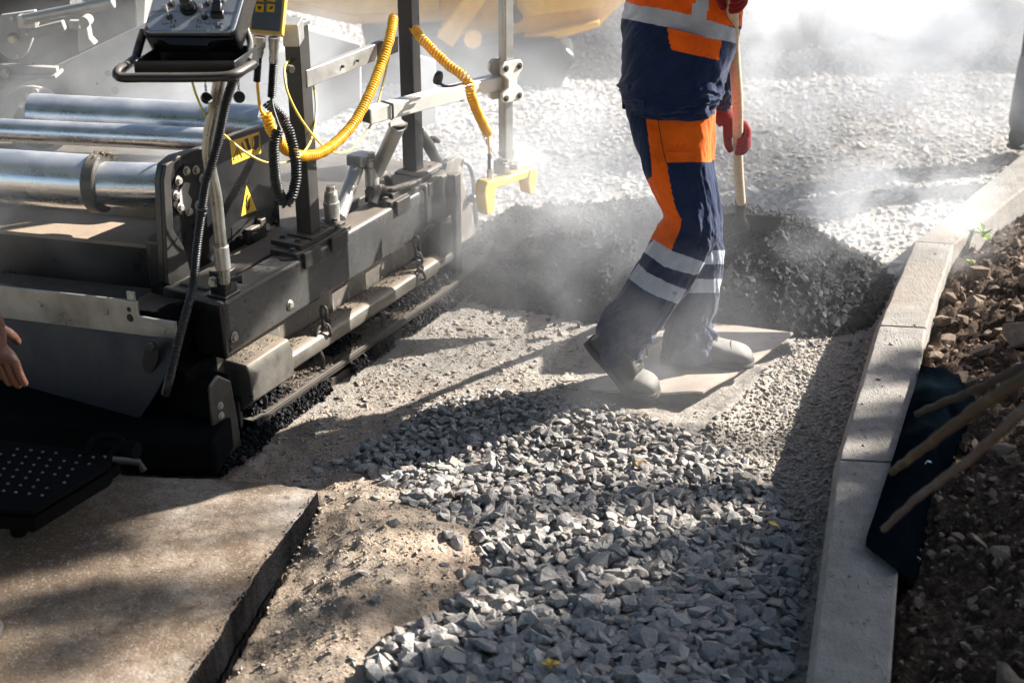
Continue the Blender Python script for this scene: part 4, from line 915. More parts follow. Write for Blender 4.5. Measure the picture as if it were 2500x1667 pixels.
part('tray_bracket', mb, MT['black_paint'], .002); mb = MB(); mb.obox(PY(545, 150, 3.52), [.035, 0, 0], [0, .01, 0], [0, 0, .05]); part('tray_bracket', mb, MT['black_paint'], .002); mb = MB(); mb.obox(PY(385, 105, 3.54), [.012, 0, 0], [0, .006, 0], [0, 0, .035]); part('tray_bracket', mb, MT['black_paint'], .002)
for (x, y0, y1, yy) in ((501, 203, 226, 3.42), (581, 186, 224, 3.42)):
    mb = chain([PY(x, y0, yy), PY(x+1, (y0+y1)/2, yy), PY(x+2, y1, yy)], 4 if y1-y0 < 30 else 6, .0009, .009, .005); ch = part('cap_chain', mb, MT['dark_steel'], 0)
    mb = MB(); mb.lathe(PY(x+3, y1+14, yy-.01), nrm(np.array([.2, -1, .35])) if x > 550 else nrm(np.array([.6, -.5, .7])), [(-.006, .0), (-.006, .0135), (.004, .0145), (.004, .0115), (.001, .011), (.001, 0)], 22); part('dust_cap', mb, MT['rubber'], 0, parent=ch)
# corrugated hose
hp = [PY(a, b, y) for a, b, y in ((571, 190, 3.55), (566, 205, 3.55), (551, 255, 3.55), (533, 343, 3.55), (512, 417, 3.54), (503, 445, 3.54), (492, 518, 3.54), (482, 594, 3.53), (472, 690, 3.5), (462, 735, 3.46), (436, 830, 3.40), (415, 920, 3.36), (405, 960, 3.40))]
P = resample(hp, 420); mb = MB(); mb.tube(P, [.0125 if i % 3 else .0098 for i in range(420)], 12); hose = part('corrugated_hose', mb, MT['rubber'], 0, smooth=60)
mb = MB(); mb.tube([P[165], P[169]], .0155, 14); mb.tube([P[171], P[173]], .015, 14); part('cable_tie', mb, MT['plastic'], .001, parent=hose)
# remote box
rY = 3.74; rq = [PY(608, 77, rY), PY(688, 84, rY), PY(703, -70, rY+.06), PY(620, -70, rY+.06)]; rn = nrm(np.cross(rq[1]-rq[0], rq[3]-rq[0])); rn = rn if rn[1] < 0 else -rn; rX = nrm(rq[1]-rq[0]); rV = nrm(np.cross(rn, rX)); rV = rV if rV[2] > 0 else -rV
mb = MB(); g_ = [p+nrm(p-sum(rq)/4)*.0015 for p in rq]; mb.prism(roundq(g_, .004, 3), -rn*.042); rem = part('remote_box', mb, MT['sensor'], .002)
def RP(px, py):
    d = ray(px, py); return cC+d*(((rq[0]-cC)@rn)/(d@rn))
mb = MB(); mb.prism(roundq([RP(613, 72), RP(683, 78), RP(696, -66), RP(625, -66)], .003, 3), rn*.0015); part('keypad', mb, MT['greyface'], .0005, parent=rem)
ink = MB()
for x, y in ((634, 21), (661, 21), (635, -5), (663, -5)):
    b = MB(); c = RP(x, y)+rn*.0015; b.obox(c+rn*.001, rX*.0105, rV*.0105, rn*.001); part('key', b, MT['ykeys'], .001, parent=rem)
    tp_ = c+rn*.0022
    if x < 640: ink.prism([tp_+rX*a+rV*b_ for a, b_ in ((-.006, .004), (.006, .004), (0, -.006))], rn*.0005)
    else:
        for a, b_, l in ((-.004, -.002, .008), (-.002, .001, .008), (0, .004, .006)): ink.obox(tp_+rX*(a+l/2)+rV*b_, rX*l/2, rV*.0011, rn*.0004)
part('key_symbols', ink, MT['blackink'], 0, parent=rem)
mb = MB(); mb.obox(PY(716, 78, 3.86), [.022, 0, 0], [0, .05, 0], [0, 0, .03]); part('remote_bracket', mb, MT['galv'], .003, parent=rem)
def connector(path, prof, m, name):
    mb = MB(); mb.tube(path, prof, 18); return part(name, mb, m, 0)
def pth(a, b, n, Y): return [PY(a[0]+(b[0]-a[0])*i/(n-1), a[1]+(b[1]-a[1])*i/(n-1), Y) for i in range(n)]
connector(pth((634, 90), (631, 140), 9, 3.73), [.0165, .0165, .0155, .0165, .0165, .013, .014, .012, .011], MT['galv'], 'cable_plug')
connector(pth((631, 140), (627, 200), 25, 3.73), [.0105 if i % 2 else .0078 for i in range(25)], MT['rubber'], 'strain_relief')
connector(pth((669, 92), (668, 154), 9, 3.74), [.0155, .0155, .0135, .0145, .0125, .0125, .0125, .0135, .012], MT['galv'], 'cable_plug')
connector(pth((668, 152), (663, 238), 35, 3.74), [.0125 if i % 2 else .0092 for i in range(35)], MT['rubber'], 'strain_relief')
def cable(name, px, r, m, n=120):
    mb = MB(); mb.tube(resample([PY(a, b, y) for a, b, y in px], n), r, 8); return part(name, mb, m, 0, smooth=60)
cable('cable', [(628, 198, 3.73), (631, 235, 3.73), (636, 268, 3.74), (648, 282, 3.75)], .0042, MT['ycable'], 40)
cable('cable', [(662, 236, 3.74), (668, 270, 3.72), (684, 318, 3.70), (678, 312, 3.71)], .0042, MT['rubber'], 40)
mb = MB(); c1 = [(648, 276, 3.75), (653, 290, 3.75), (663, 318, 3.76), (690, 358, 3.80), (715, 374, 3.84), (738, 381, 3.88), (782, 374, 3.95), (826, 343, 4.05), (867, 296, 4.14), (901, 231, 4.22), (928, 163, 4.30), (949, 102, 4.36), (961, 42, 4.44)]
mb.coil([PY(a, b, y) for a, b, y in c1], .0125, .0037, .0088, 7, 14); part('spiral_cable', mb, MT['ycable'], 0, smooth=60, label='long yellow spiral cable sagging between the remote and the second post')
mb = MB(); c2 = [(1010, 68, 4.57), (1036, 102, 4.52), (1090, 156, 4.46), (1138, 194, 4.42), (1152, 238, 4.43), (1169, 282, 4.5), (1192, 327, 4.58)]
mb.coil([PY(a, b, y) for a, b, y in c2], .0128, .0038, .0115, 7, 14); part('spiral_cable', mb, MT['ycable'], 0, smooth=60, label='short yellow spiral cable running down to the sensor')
cable('cable', [(1192, 320, 4.60), (1193, 345, 4.60), (1195, 378, 4.60)], .004, MT['ycable'], 20)
connector(pth((1195, 376), (1196, 412), 17, 4.60), [.0085 if i % 2 else .0060 for i in range(17)], MT['rubber'], 'strain_relief')
connector(pth((1196, 412), (1197, 448), 8, 4.60), [.009, .0115, .0115, .010, .0115, .0135, .0135, .0135], MT['galv'], 'cable_plug')
mb = MB(); c3 = [(652, 250, 3.80), (668, 268, 3.80), (692, 292, 3.79), (711, 340, 3.77), (723, 408, 3.74), (718, 462, 3.72), (698, 497, 3.71), (678, 462, 3.70), (670, 408, 3.69), (669, 350, 3.69), (680, 318, 3.70)]
mb.coil([PY(a, b, y) for a, b, y in c3], .0120, .0034, .0074, 7, 14); part('spiral_cable', mb, MT['rubber'], 0, smooth=60, label='black spiral cable hanging in a loop below the remote')
cable('cable', [(470, 203, 3.55), (480, 235, 3.56), (503, 282, 3.6), (551, 333, 3.66), (602, 374, 3.68), (653, 398, 3.70), (704, 395, 3.74), (745, 367, 3.88), (767, 316, 4.0), (770, 238, 4.08), (754, 184, 4.1), (728, 150, 4.10), (703, 150, 3.98), (694, 177, 3.93), (704, 231, 3.90), (738, 296, 3.92), (786, 354, 3.98), (826, 374, 4.06), (867, 357, 4.16), (908, 299, 4.3), (935, 204, 4.42), (952, 129, 4.50)], .0034, MT['ythin'], 260)
mb = chain([PY(a, b, 4.60) for a, b in ((1178, 322), (1190, 350), (1215, 382), (1245, 396), (1252, 392))], 20, .0013, .012, .008); part('safety_chain', mb, MT['galv'], 0)
# ------------------------------------------------------------------ grey tractor frame at the back left
tf = MB(); 
def wallp(pts, Y, th, m, name, bev=.004, lab=None):
    mb = MB(); mb.prism([PY(a, b, Y) for a, b in pts], [0, th, 0]); return part(name, mb, m, bev, label=lab)
wallp([(-80, 245), (130, 165), (347, 62), (600, -80), (660, -80), (660, 200), (290, 248), (150, 330), (-80, 330)], 5.25, .03, MT['greymach'], 'frame_plate')
mb = MB(); mb.tube([PY(0, 208, 5.19), PY(135, 160, 5.19)], .004, 6); part('seam', mb, MT['dark_steel'], 0)
wallp([(-90, -120), (326, -120), (334, 70), (130, 180), (-90, 240)], 5.9, .05, MT['dark_steel'], 'back_wall')
wallp([(333, -120), (362, -120), (352, 62), (333, 70)], 5.5, .04, MT['greymach'], 'frame_edge')
mb = MB(); mb.prism([PY(a, b, 5.0) for a, b in ((-60, 170), (0, 158), (138, 166), (138, 178), (0, 222), (-60, 240))], [0, .03, 0]); mb.obox(PY(50, 180, 5.04), [.14, 0, 0], [0, .05, 0], [0, 0, .006]); hk = part('scale_plate', mb, MT['greymach'], .003); 
mb = MB(); mb.hexb(PY(12, 180, 4.99), [0, -1, .3], .012, .01); part('bolt', mb, MT['bolt'], .001, parent=hk)
mb = MB(); mb.prism([PY(a, b, 5.05) for a, b in ((0, 38), (30, 34), (85, 26), (92, 60), (78, 100), (66, 130), (52, 143), (35, 147), (18, 143), (2, 132), (-15, 110), (-15, 60))], [0, .025, 0]); dc = part('pivot_plate', mb, MT['greymach'], .004)
mb = MB(); mb.lathe(PY(33, 93, 5.05), [0, -1, 0], [(0, .018), (.015, .018), (.03, .012), (.03, 0)], 20)
for q in ((29, 45), (43, 136), (66, 84)): mb.cyl(PY(*q, 5.05), [0, -1, 0], .006, .006, 12)
part('pivot_pin', mb, MT['bolt'], 0, parent=dc)
mb = MB(); mb.tube([PY(58, 48, 5.0), PY(222, 15, 5.0)], .0185, 18); mb.tube([PY(222, 15, 5.0), PY(277, 4, 5.0)], .024, 18); mb.obox(PY(68, 52, 5.02), [.03, 0, 0], [0, .02, 0], [0, 0, .022]); part('push_rod', mb, MT['galv'], .002)
mb = MB(); mb.sqtube(PY(80, 82, 5.02), PY(158, 62, 5.02), .03, .035); mb.sqtube(PY(170, 60, 5.1), PY(196, 60, 5.1), .03, .03); part('stop_block', mb, MT['greymach'], .004)
mb = MB(); mb.prism([PY(a, b, 5.1) for a, b in ((190, 60), (212, 60), (218, 95), (232, 110), (192, 130), (190, 100))], [0, .05, 0]); mb.cyl(PY(216, 47, 5.1), [0, -1, 0], .02, .06, 18); part('bracket', mb, MT['greymach'], .004)
mb = MB(); mb.tube([PY(187, -40, 5.3), PY(187, 18, 5.3)], .024, 20); part('lift_ram', mb, MT['chrome'], 0)
mb = MB(); c = PY(90, 292, 5.16); mb.cyl(c, [0, -1, 0], .13, .02, 44); fl = part('mount_flange', mb, MT['greymach'], .003)
mb = MB(); mb.cyl(c+[.015, -.021, -.01], [0, -1, 0], .09, .02, 36); part('flange_bore', mb, MT['blackink'], 0, parent=fl)
for q in ((54, 257), (89, 222), (129, 234), (70, 236)):
    b = MB(); b.hexb(PY(*q, 5.13), [0, -1, 0], .010, .012); part('bolt', b, MT['bolt'], .001, parent=fl)
mb = MB()
for q, r in (((264, 180), .012), (((292, 157)), .006), ((237, 204), .005), ((281, 222), .016), ((307, 202), .004)): mb.cyl(PY(*q, 5.25), [0, -1, 0], r, .002, 16)
part('drilled_holes', mb, MT['blackink'], 0)['kind'] = 'stuff'
# white guard panels seen hazily behind the struts
wallp([(700, 60), (880, 110), (880, 250), (740, 330), (700, 330)], 5.9, .04, MT['greymach'], 'hopper_side')
wallp([(1010, 135), (1062, 150), (1066, 300), (1015, 318)], 5.7, .03, MT['alu'], 'guard_panel')
# ------------------------------------------------------------------ people
def cloth(name, col, bstr=.35, rough=.85):
    t = NT(name); n = t.noise(700, 2); n1 = t.noise(12, 5, .6); n2 = t.noise(38, 4, .6)
    c = t.mix(t.ramp(n1, [(.35, 0), (.7, 1)]), tuple(np.array(col)*.8), tuple(np.minimum(1, np.array(col)*1.18)))
    sz = t.node('ShaderNodeSeparateXYZ'); t.link(t.coord(), sz.inputs[0]); low = t.math('MULTIPLY', t.math('SUBTRACT', .62, sz.outputs['Z']), 1.5, True)
    c = t.mix(t.math('MULTIPLY', low, t.ramp(n1, [(.38, .12), (.68, .62)])), c, (.20, .185, .165)); c = t.mix(t.ramp(n2, [(.66, 0), (.74, .45)]), c, (.035, .03, .028))
    m = t.done(c, rough, 0, t.bump(n, .25, .0008, t.bump(n2, bstr, .006, t.bump(n1, bstr, .014))), .15)
    t.b.inputs['Sheen Weight'].default_value = .12
    return m
MT['navy'] = cloth('navy work cloth', (.010, .022, .068)); MT['orange'] = cloth('orange work cloth', (.80, .125, .005))
MT['orange2'] = cloth('orange work cloth dusty', (.80, .115, .006)); MT['reflect'] = cloth('grey reflective tape', (.42, .45, .52), .2, .45)
MT['redglove'] = cloth('dark red knit glove', (.20, .008, .012), .6); MT['darkcloth'] = cloth('dark cloth', (.012, .012, .016)); MT['greycloth'] = cloth('grey work cloth', (.16, .16, .165))
MT['skin'] = M_simple('weathered skin', (.085, .034, .021), .5, 0, .3, 45, .9, .006); MT['hair'] = M_simple('dark hair', (.02, .014, .01), .6, 0, .3, 200, .8)
t = NT('boot leather with dust and painted light'); n = t.noise(25, 5, .6); n2 = t.noise(140, 4)
d = t.math('MULTIPLY', t.ramp(t.upness(), [(.25, .12), (.75, 1)]), t.ramp(n, [(.3, .6), (.6, 1)]))  # dust plus painted light on upward faces, sides kept dark as shade
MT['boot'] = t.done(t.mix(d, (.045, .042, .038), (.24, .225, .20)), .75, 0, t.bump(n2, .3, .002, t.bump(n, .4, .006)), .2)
MT['boot_old'] = M_simple('boot', (.3, .28, .25), .75); MT['sole'] = M_simple('worn boot sole', (.035, .03, .026), .8, 0, .3, 60, .4)
MT['lace'] = M_simple('lace', (.05, .045, .04), .8)
def skin_mesh(name, nodes, edges, mat, parent, root=0, sub=2, smooth=True):
    """nodes: list of (xyz, radius or (rx,ry)); edges: pairs"""
    o0 = parent_world(parent) if parent else np.zeros(3)
    me = bpy.data.meshes.new(name); me.from_pydata([tuple(np.asarray(p, float)-o0) for p, r in nodes], edges, [])
    o = bpy.data.objects.new(name, me); COL.objects.link(o); o.parent = parent
    sk = o.modifiers.new('skin', 'SKIN'); sk.use_smooth_shade = True
    for i, (p, r) in enumerate(nodes):
        v = me.skin_vertices[0].data[i]; v.radius = (r, r) if np.isscalar(r) else r; v.use_root = (i == root)
    s = o.modifiers.new('s', 'SUBSURF'); s.levels = sub; s.render_levels = sub
    me.materials.append(mat); return o
def hand_nodes(nodes, edges, iw, wrist, d, up, side, curl=.6, scale=1.0, tuck=0):
    """grow palm, four fingers and a thumb from wrist node iw; d = pointing dir, up = back of hand, side = towards thumb"""
    d, up, side = nrm(d), nrm(up), nrm(side); s = scale; n0 = len(nodes)
    nodes.append((wrist+d*.045*s, (.024*s, .017*s))); edges.append((iw, n0))
    nodes.append((wrist+d*.078*s, (.026*s, .015*s))); edges.append((n0, n0+1))
    for k, (off, ln) in enumerate(((.024, .072), (.008, .080), (-.008, .074), (-.023, .058))):
        b = wrist+d*.088*s+side*off*s; i = len(nodes); c = curl*(1+.08*k)
        nodes.append((b, .0108*s)); edges.append((n0+1, i)); p = b; a = c*.5
        for q, f in enumerate((.45, .31, .24)):
            dd = d*math.cos(a)-up*math.sin(a); p = p+dd*ln*f*s; nodes.append((p, (.0090, .0084, .0072)[q]*s)); edges.append((i+q, i+q+1)); a += c
    i = len(nodes); b = wrist+d*.030*s+side*(.010 if tuck else .030)*s-up*(.022 if tuck else .004)
    q_ = (.1, -.05, .8) if tuck else (.6, .55, .25)
    nodes += [(b-side*.008*tuck-up*.006*tuck, .0125*s), (b+(d*.8+side*q_[0]-up*q_[2])*.034*s, .0105*s), (b+(d*1.2+side*q_[1]-up*(q_[2]+.4))*.050*s, .0085*s)]; edges += [(n0, i), (i, i+1), (i+1, i+2)]
def head_nodes(nodes, edges, i_neck, hc, f, s):
    n = len(nodes); up = zz
    nodes += [(hc-up*.04, (.062, .07)), (hc+up*.03, (.078, .088)), (hc+up*.085, (.070, .078)), (hc+f*.092-up*.01, .011), (hc+s*.078, .012), (hc-s*.078, .012), (hc+f*.055-up*.07, .035)]
    edges += [(i_neck, n), (n, n+1), (n+1, n+2), (n+1, n+3), (n+1, n+4), (n+1, n+5), (n, n+6)]
def face_parts(parent, hc, f, s):
    for k in (1, -1):
        mb = MB(); c = hc+f*.074+s*.030*k+zz*.022; mb.lathe(c-f*.006, f, [(0, 0), (.002, .008), (.008, .011), (.014, .007), (.016, 0)], 14); e = mb.build('eye', MT['face'], parent=parent)
        mb = MB(); mb.tube([c+f*.008+zz*.016-s*.014, c+f*.010+zz*.019, c+f*.006+zz*.016+s*.014], .003, 6); mb.build('eyebrow', MT['hair'], parent=parent)
    mb = MB(); mb.tube(resample([hc+f*.080-zz*.045-s*.022, hc+f*.088-zz*.043, hc+f*.080-zz*.045+s*.022], 8), .0045, 8); mb.build('mouth', MT['redglove'], parent=parent)
def boot(parent, toe, yaw, L_=.285, bend=0, name='boot', lean=0):
    """toe = ground point under the toe tip"""
    fx = np.array([math.cos(yaw), math.sin(yaw), 0]); fy = np.array([-math.sin(yaw), math.cos(yaw), 0])
    def pos(x, y, z):
        x0 = .195
        if bend and x < x0+.03:
            a = bend*min(1, max(0, (x0+.03-x)/.06)); r = x-x0; 
            X = x0+r*math.cos(a)+z*math.sin(a)*-0-z*math.sin(-a)*1.0*0+z*math.sin(a); Z = -r*math.sin(a)+z*math.cos(a); x, z = X, Z
        return np.asarray(toe)+fx*(x-L_)+fy*y+zz*z
    prof = [(0, .032, .085), (.008, .037, .100), (.03, .041, .108), (.06, .041, .110), (.09, .040, .108), (.115, .040, .102), (.14, .041, .094), (.165, .044, .086), (.19, .048, .077), (.215, .050, .072), (.24, .049, .068), (.262, .044, .060), (.277, .034, .048), (.285, .018, .032)]
    def ringset(z0f, sc_w, zt):
        mb = MB(); seg = 26; vs = []
        for (x, w, h) in prof:
            for k in range(seg):
                a = 2*math.pi*k/seg; cy, cz = math.cos(a), math.sin(a); e = .75
                yy = w*sc_w*abs(cy)**e*(1 if cy > 0 else -1); lo, hi = z0f, (h if zt is None else zt)
                zz_ = (lo+hi)/2+(hi-lo)/2*abs(cz)**e*(1 if cz > 0 else -1)
                xx = (x-.14)*(1.0 if zt is None else 1.02)+.14; vs.append(pos(xx, yy, zz_))
        n = len(prof); mb.add(vs, [(i*seg+k, i*seg+(k+1) % seg, (i+1)*seg+(k+1) % seg, (i+1)*seg+k) for i in range(n-1) for k in range(seg)]+[tuple(range(seg-1, -1, -1)), tuple((n-1)*seg+k for k in range(seg))])
        return mb
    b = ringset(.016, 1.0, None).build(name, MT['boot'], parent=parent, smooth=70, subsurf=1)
    ringset(0, 1.07, .024).build('sole', MT['sole'], parent=b, smooth=60)
    mb = MB()
    for x in (.118, .134, .150, .166):
        h = np.interp(x, [p[0] for p in prof], [p[2] for p in prof]); mb.tube(resample([pos(x, -.028, h-.010), pos(x+.004, 0, h+.004), pos(x, .028, h-.010)], 8), .0026, 6)
    mb.tube(resample([pos(.13, .0, .12), pos(.12, .03, .128), pos(.15, .035, .105), pos(.14, 0, .112)], 14), .0022, 6)
    mb.build('laces', MT['lace'], parent=b)
    mb = MB(); x0 = .222
    mb.tube(resample([pos(x0, -.049, .03), pos(x0-.006, -.040, .062), pos(x0-.01, 0, .074), pos(x0-.006, .040, .062), pos(x0, .049, .03)], 20), .0016, 5); mb.build('toe_cap_seam', MT['sole'], parent=b)
    return b, pos
def spline(vals, n):
    v = np.array(vals, float); return np.array(resample(list(v), n))
def loft(st, Y, hd, n=150, seg=88, fold=.006, seed=0, exp=.86, twist=0, capfold=None):
    Lp = [PY(a[0], a[1], Y if np.isscalar(Y) else Y[i]) for i, (a, b) in enumerate(st)]; Rp = [PY(b[0], b[1], Y if np.isscalar(Y) else Y[i]) for i, (a, b) in enumerate(st)]
    # equal-parameter interpolation so that left and right stay paired
    def cr(P, t):
        P = [2*P[0]-P[1]]+P+[2*P[-1]-P[-2]]; i = min(int(t), len(P)-4); f = t-i; p0, p1, p2, p3 = P[i:i+4]
        return .5*((2*p1)+(-p0+p2)*f+(2*p0-5*p1+4*p2-p3)*f*f+(-p0+3*p1-3*p2+p3)*f**3)
    D = [np.array([x]) for x in (hd if not np.isscalar(hd) else [hd]*len(st))]
    ts = np.linspace(0, len(st)-1, n); vs = []; ons = []; aa = []; jj = []
    for j, t in enumerate(ts):
        l, r, d = cr(Lp, t), cr(Rp, t), cr(D, t)[0]; c = (l+r)/2; X = (r-l)/2; rad = np.linalg.norm(X)
        for k in range(seg):
            a = 2*math.pi*k/seg; cx, cy = math.cos(a), math.sin(a); cx = abs(cx)**exp*(1 if cx > 0 else -1); cy = abs(cy)**exp*(1 if cy > 0 else -1)
            p = c+X*cx+np.array([0, -1, 0])*d*cy; o = nrm(X*cx/rad**2+np.array([0, -1, 0])*cy/d)
            vs.append(p); ons.append(o); aa.append(a); jj.append(j/n)
    vs = np.array(vs); ons = np.array(ons); aa = np.array(aa); jj = np.array(jj); ca, sa = np.cos(aa)*2.2, np.sin(aa)*2.2
    h = fbm(ca+seed+jj*2.2, sa+jj*9+seed*2., 1.5, 3)*2+.6*fbm(ca*2+seed+jj*6, sa*1.3+jj*26, 1.2, 2)+.35*np.abs(fbm(ca*2.2+jj*14, sa*2+jj*20+seed, 1.3, 2))
    f_ = fold if capfold is None else fold*np.interp(jj, *capfold)
    vs = list(vs+ons*(f_*h)[:, None])
    fs = [(j*seg+k, (j+1)*seg+k, (j+1)*seg+(k+1) % seg, j*seg+(k+1) % seg) for j in range(n-1) for k in range(seg)]
    return vs, fs, n, seg
def paint_build(name, lofts, mats, zones, parent, default=0, thick=True):
    """zones: (mat index, pixel polygon) later ones win; the same panels are sewn on both sides of the garment"""
    mb = MB(); o0 = 0
    for vs, fs, n, seg in lofts: mb.add(vs, fs)
    V = np.array(mb.v); C = V[np.array(mb.f)].mean(1); D_ = C-cC; dep = D_@cF; pr = np.stack([1250+FPX*(D_@cR)/dep, 833.5-FPX*(D_@cU)/dep], 1); M = np.full(len(C), default)
    for mi, poly in zones: M[inpoly(pr[:, 0], pr[:, 1], poly)] = mi
    mb.m = M.tolist(); return mb.build(name, mats, parent=parent, smooth=80)
wk = empty('person', (.52, 3.93, .02), 'worker in navy and orange high-visibility work clothes stepping right with a shovel', 'person')
# trousers
near = [((1530, 190), (1742, 190)), ((1532, 262), (1740, 262)), ((1536, 300), (1738, 300)), ((1550, 350), (1737, 350)), ((1567, 400), (1739, 400)), ((1590, 455), (1744, 450)), ((1612, 500), (1747, 500)), ((1624, 532), (1750, 548)), ((1610, 556), (1746, 580)), ((1595, 580), (1731, 611)), ((1578, 614), (1703, 661)), ((1560, 644), (1678, 707)), ((1541, 675), (1649, 742)), ((1516, 722), (1618, 789)), ((1496, 745), (1602, 806)), ((1474, 772), (1597, 822)), ((1459, 800), (1578, 838)), ((1456, 832), (1570, 860)), ((1462, 872), (1568, 884))]
far = [((1600, 200), (1748, 200)), ((1600, 300), (1744, 300)), ((1602, 360), (1743, 370)), ((1612, 430), (1748, 430)), ((1634, 500), (1757, 500)), ((1650, 555), (1763, 560)), ((1652, 600), (1765, 600)), ((1645, 650), (1761, 650)), ((1638, 700), (1756, 705)), ((1630, 752), (1746, 752)), ((1624, 785), (1733, 785)), ((1622, 805), (1744, 808)), ((1620, 832), (1740, 834)), ((1622, 872), (1742, 868))]
Zt = [(1, [(1575, 270), (1742, 270), (1743, 388), (1735, 396), (1627, 396), (1640, 470), (1650, 510), (1664, 535), (1660, 562), (1638, 612), (1570, 575), (1560, 540), (1560, 445), (1583, 437), (1592, 430), (1590, 395), (1582, 330)]),
      (2, [(1597, 586), (1640, 612), (1713, 638), (1740, 650), (1697, 672), (1650, 660), (1620, 650), (1590, 628), (1565, 610)]),
      (2, [(1559, 643), (1580, 665), (1630, 690), (1676, 707), (1655, 742), (1600, 722), (1570, 706), (1535, 680)])]
Zf = [(1, [(1575, 270), (1752, 270), (1752, 385), (1730, 396), (1600, 396)]), (2, [(1600, 613), (1770, 611), (1770, 645), (1600, 648)]), (2, [(1600, 681), (1770, 681), (1770, 715), (1600, 715)])]
kn = ([0, .25, .38, .5, .75, .86, .95, 1], [.5, .7, 1.2, .7, .9, 1.5, .7, .2])
tr1 = paint_build('trouser_leg', [loft(near, 3.87, [.06, .08, .095, .10, .10, .092, .086, .083, .080, .078, .076, .074, .072, .070, .068, .066, .066, .066, .068], 420, 200, .010, 3, capfold=kn)], [MT['navy'], MT['orange'], MT['reflect']], Zt, wk)
tr2 = paint_build('trouser_leg', [loft(far, 4.03, [.10, .10, .10, .092, .085, .08, .078, .074, .072, .070, .068, .066, .066, .066], 360, 180, .010, 8, capfold=kn)], [MT['navy'], MT['orange'], MT['reflect']], Zf, wk)
# pocket seams and stitched flap on the thigh
def surf(px, py, Yc, hd, st):      # front surface of a loft at a pixel
    ys = [(a[1]+b[1])/2 for a, b in st]; l = np.interp(py, ys, [a[0] for a, b in st]); r = np.interp(py, ys, [b[0] for a, b in st])
    u_ = np.clip((px-(l+r)/2)/((r-l)/2), -.98, .98); return PY(px, py, Yc-hd*math.sqrt(1-u_*u_)**.86-.004)
def seam(name, pts, Yc, hd, st, r=.0016, m='navy', parent=tr1):
    mb = MB(); P = []
    for (a, b), (c, d) in zip(pts[:-1], pts[1:]):
        for f in np.linspace(0, 1, 8, endpoint=False): P.append(surf(a+(c-a)*f, b+(d-b)*f, Yc, hd, st))
    P.append(surf(*pts[-1], Yc, hd, st)); mb.tube(P, r, 6); return mb.build(name, MT[m], parent=parent)
# pocket flap as a real raised layer
def patch(name, quad, Yc, hd, st, m, th=.003, nx=16, ny=12, parent=None):
    q = [np.array(p, float) for p in quad]; V = []
    for lay in (0, 1):
        for j in range(ny+1):
            for i in range(nx+1):
                f, g_ = i/nx, j/ny; p = (q[0]*(1-f)+q[1]*f)*(1-g_)+(q[3]*(1-f)+q[2]*f)*g_; V.append(surf(p[0], p[1], Yc, hd, st)-np.array([0, (th if lay else -.004), 0]))
    K = (nx+1)*(ny+1); I = lambda l, i, j: l*K+j*(nx+1)+i; F = []
    for j in range(ny):
        for i in range(nx): F.append((I(1, i, j), I(1, i, j+1), I(1, i+1, j+1), I(1, i+1, j)))
    for i in range(nx): F += [(I(0, i, 0), I(1, i, 0), I(1, i+1, 0), I(0, i+1, 0)), (I(0, i+1, ny), I(1, i+1, ny), I(1, i, ny), I(0, i, ny))]
    for j in range(ny): F += [(I(0, 0, j+1), I(1, 0, j+1), I(1, 0, j), I(0, 0, j)), (I(0, nx, j), I(1, nx, j), I(1, nx, j+1), I(0, nx, j+1))]
    mb = MB(); mb.add(V, F); return mb.build(name, m, parent=parent, smooth=60)
patch('pocket_flap', [(1624, 371), (1727, 373), (1727, 394), (1627, 396)], 3.87, .098, near, MT['orange'], .004, parent=tr1)
seam('seam', [(1605, 285), (1612, 330), (1620, 372), (1627, 400)], 3.86, .106, near, .0013, 'darkcloth')
# jacket: torso loft with hem
tor = [((1545, -420), (1760, -420)), ((1520, -330), (1810, -330)), ((1518, -200), (1822, -200)), ((1532, -90), (1818, -90)), ((1531, 0), (1812, 0)), ((1523, 45), (1808, 50)), ((1519, 100), (1792, 105)), ((1517, 170), (1770, 172)), ((1515, 205), (1760, 208)), ((1516, 228), (1750, 230)), ((1525, 248), (1738, 256))]
Zj = [(1, [(1500, -500), (1850, -500), (1850, 66), (1776, 64), (1687, 40), (1553, 14), (1500, -2)]), (1, [(1629, 60), (1763, 92), (1755, 148), (1639, 121), (1631, 90)]), (2, [(1500, -4), (1553, 13), (1628, 24), (1687, 38), (1776, 64), (1830, 80), (1830, 115), (1776, 101), (1719, 92), (1630, 67), (1523, 46), (1500, 40)]),
      (2, [(1693, -60), (1728, -60), (1729, 22), (1722, 55), (1684, 40), (1697, 0)])]
jk = paint_build('jacket', [loft(tor, 3.95, [.10, .13, .155, .165, .170, .172, .178, .182, .184, .184, .180], 300, 220, .013, 21, .8, capfold=([0, .5, .8, 1], [.5, .7, 1.1, 1.3]))], [MT['navy'], MT['orange2'], MT['reflect']], Zj, wk)
patch('jacket_pocket', [(1630, 68), (1762, 100), (1754, 147), (1640, 121)], 3.95, .176, tor, MT['orange2'], .007, parent=jk)
patch('hem_tab', [(1518, 228), (1572, 246), (1573, 277), (1519, 264)], 3.95, .184, tor, MT['navy'], .008, parent=jk)
mb = MB(); mb.lathe(surf(1526, 247, 3.95, .184, tor)-np.array([0, .012, 0]), [0, -1, .2], [(0, .0055), (.003, .005), (.004, 0)], 14); mb.build('snap_button', MT['dark_steel'], parent=jk)
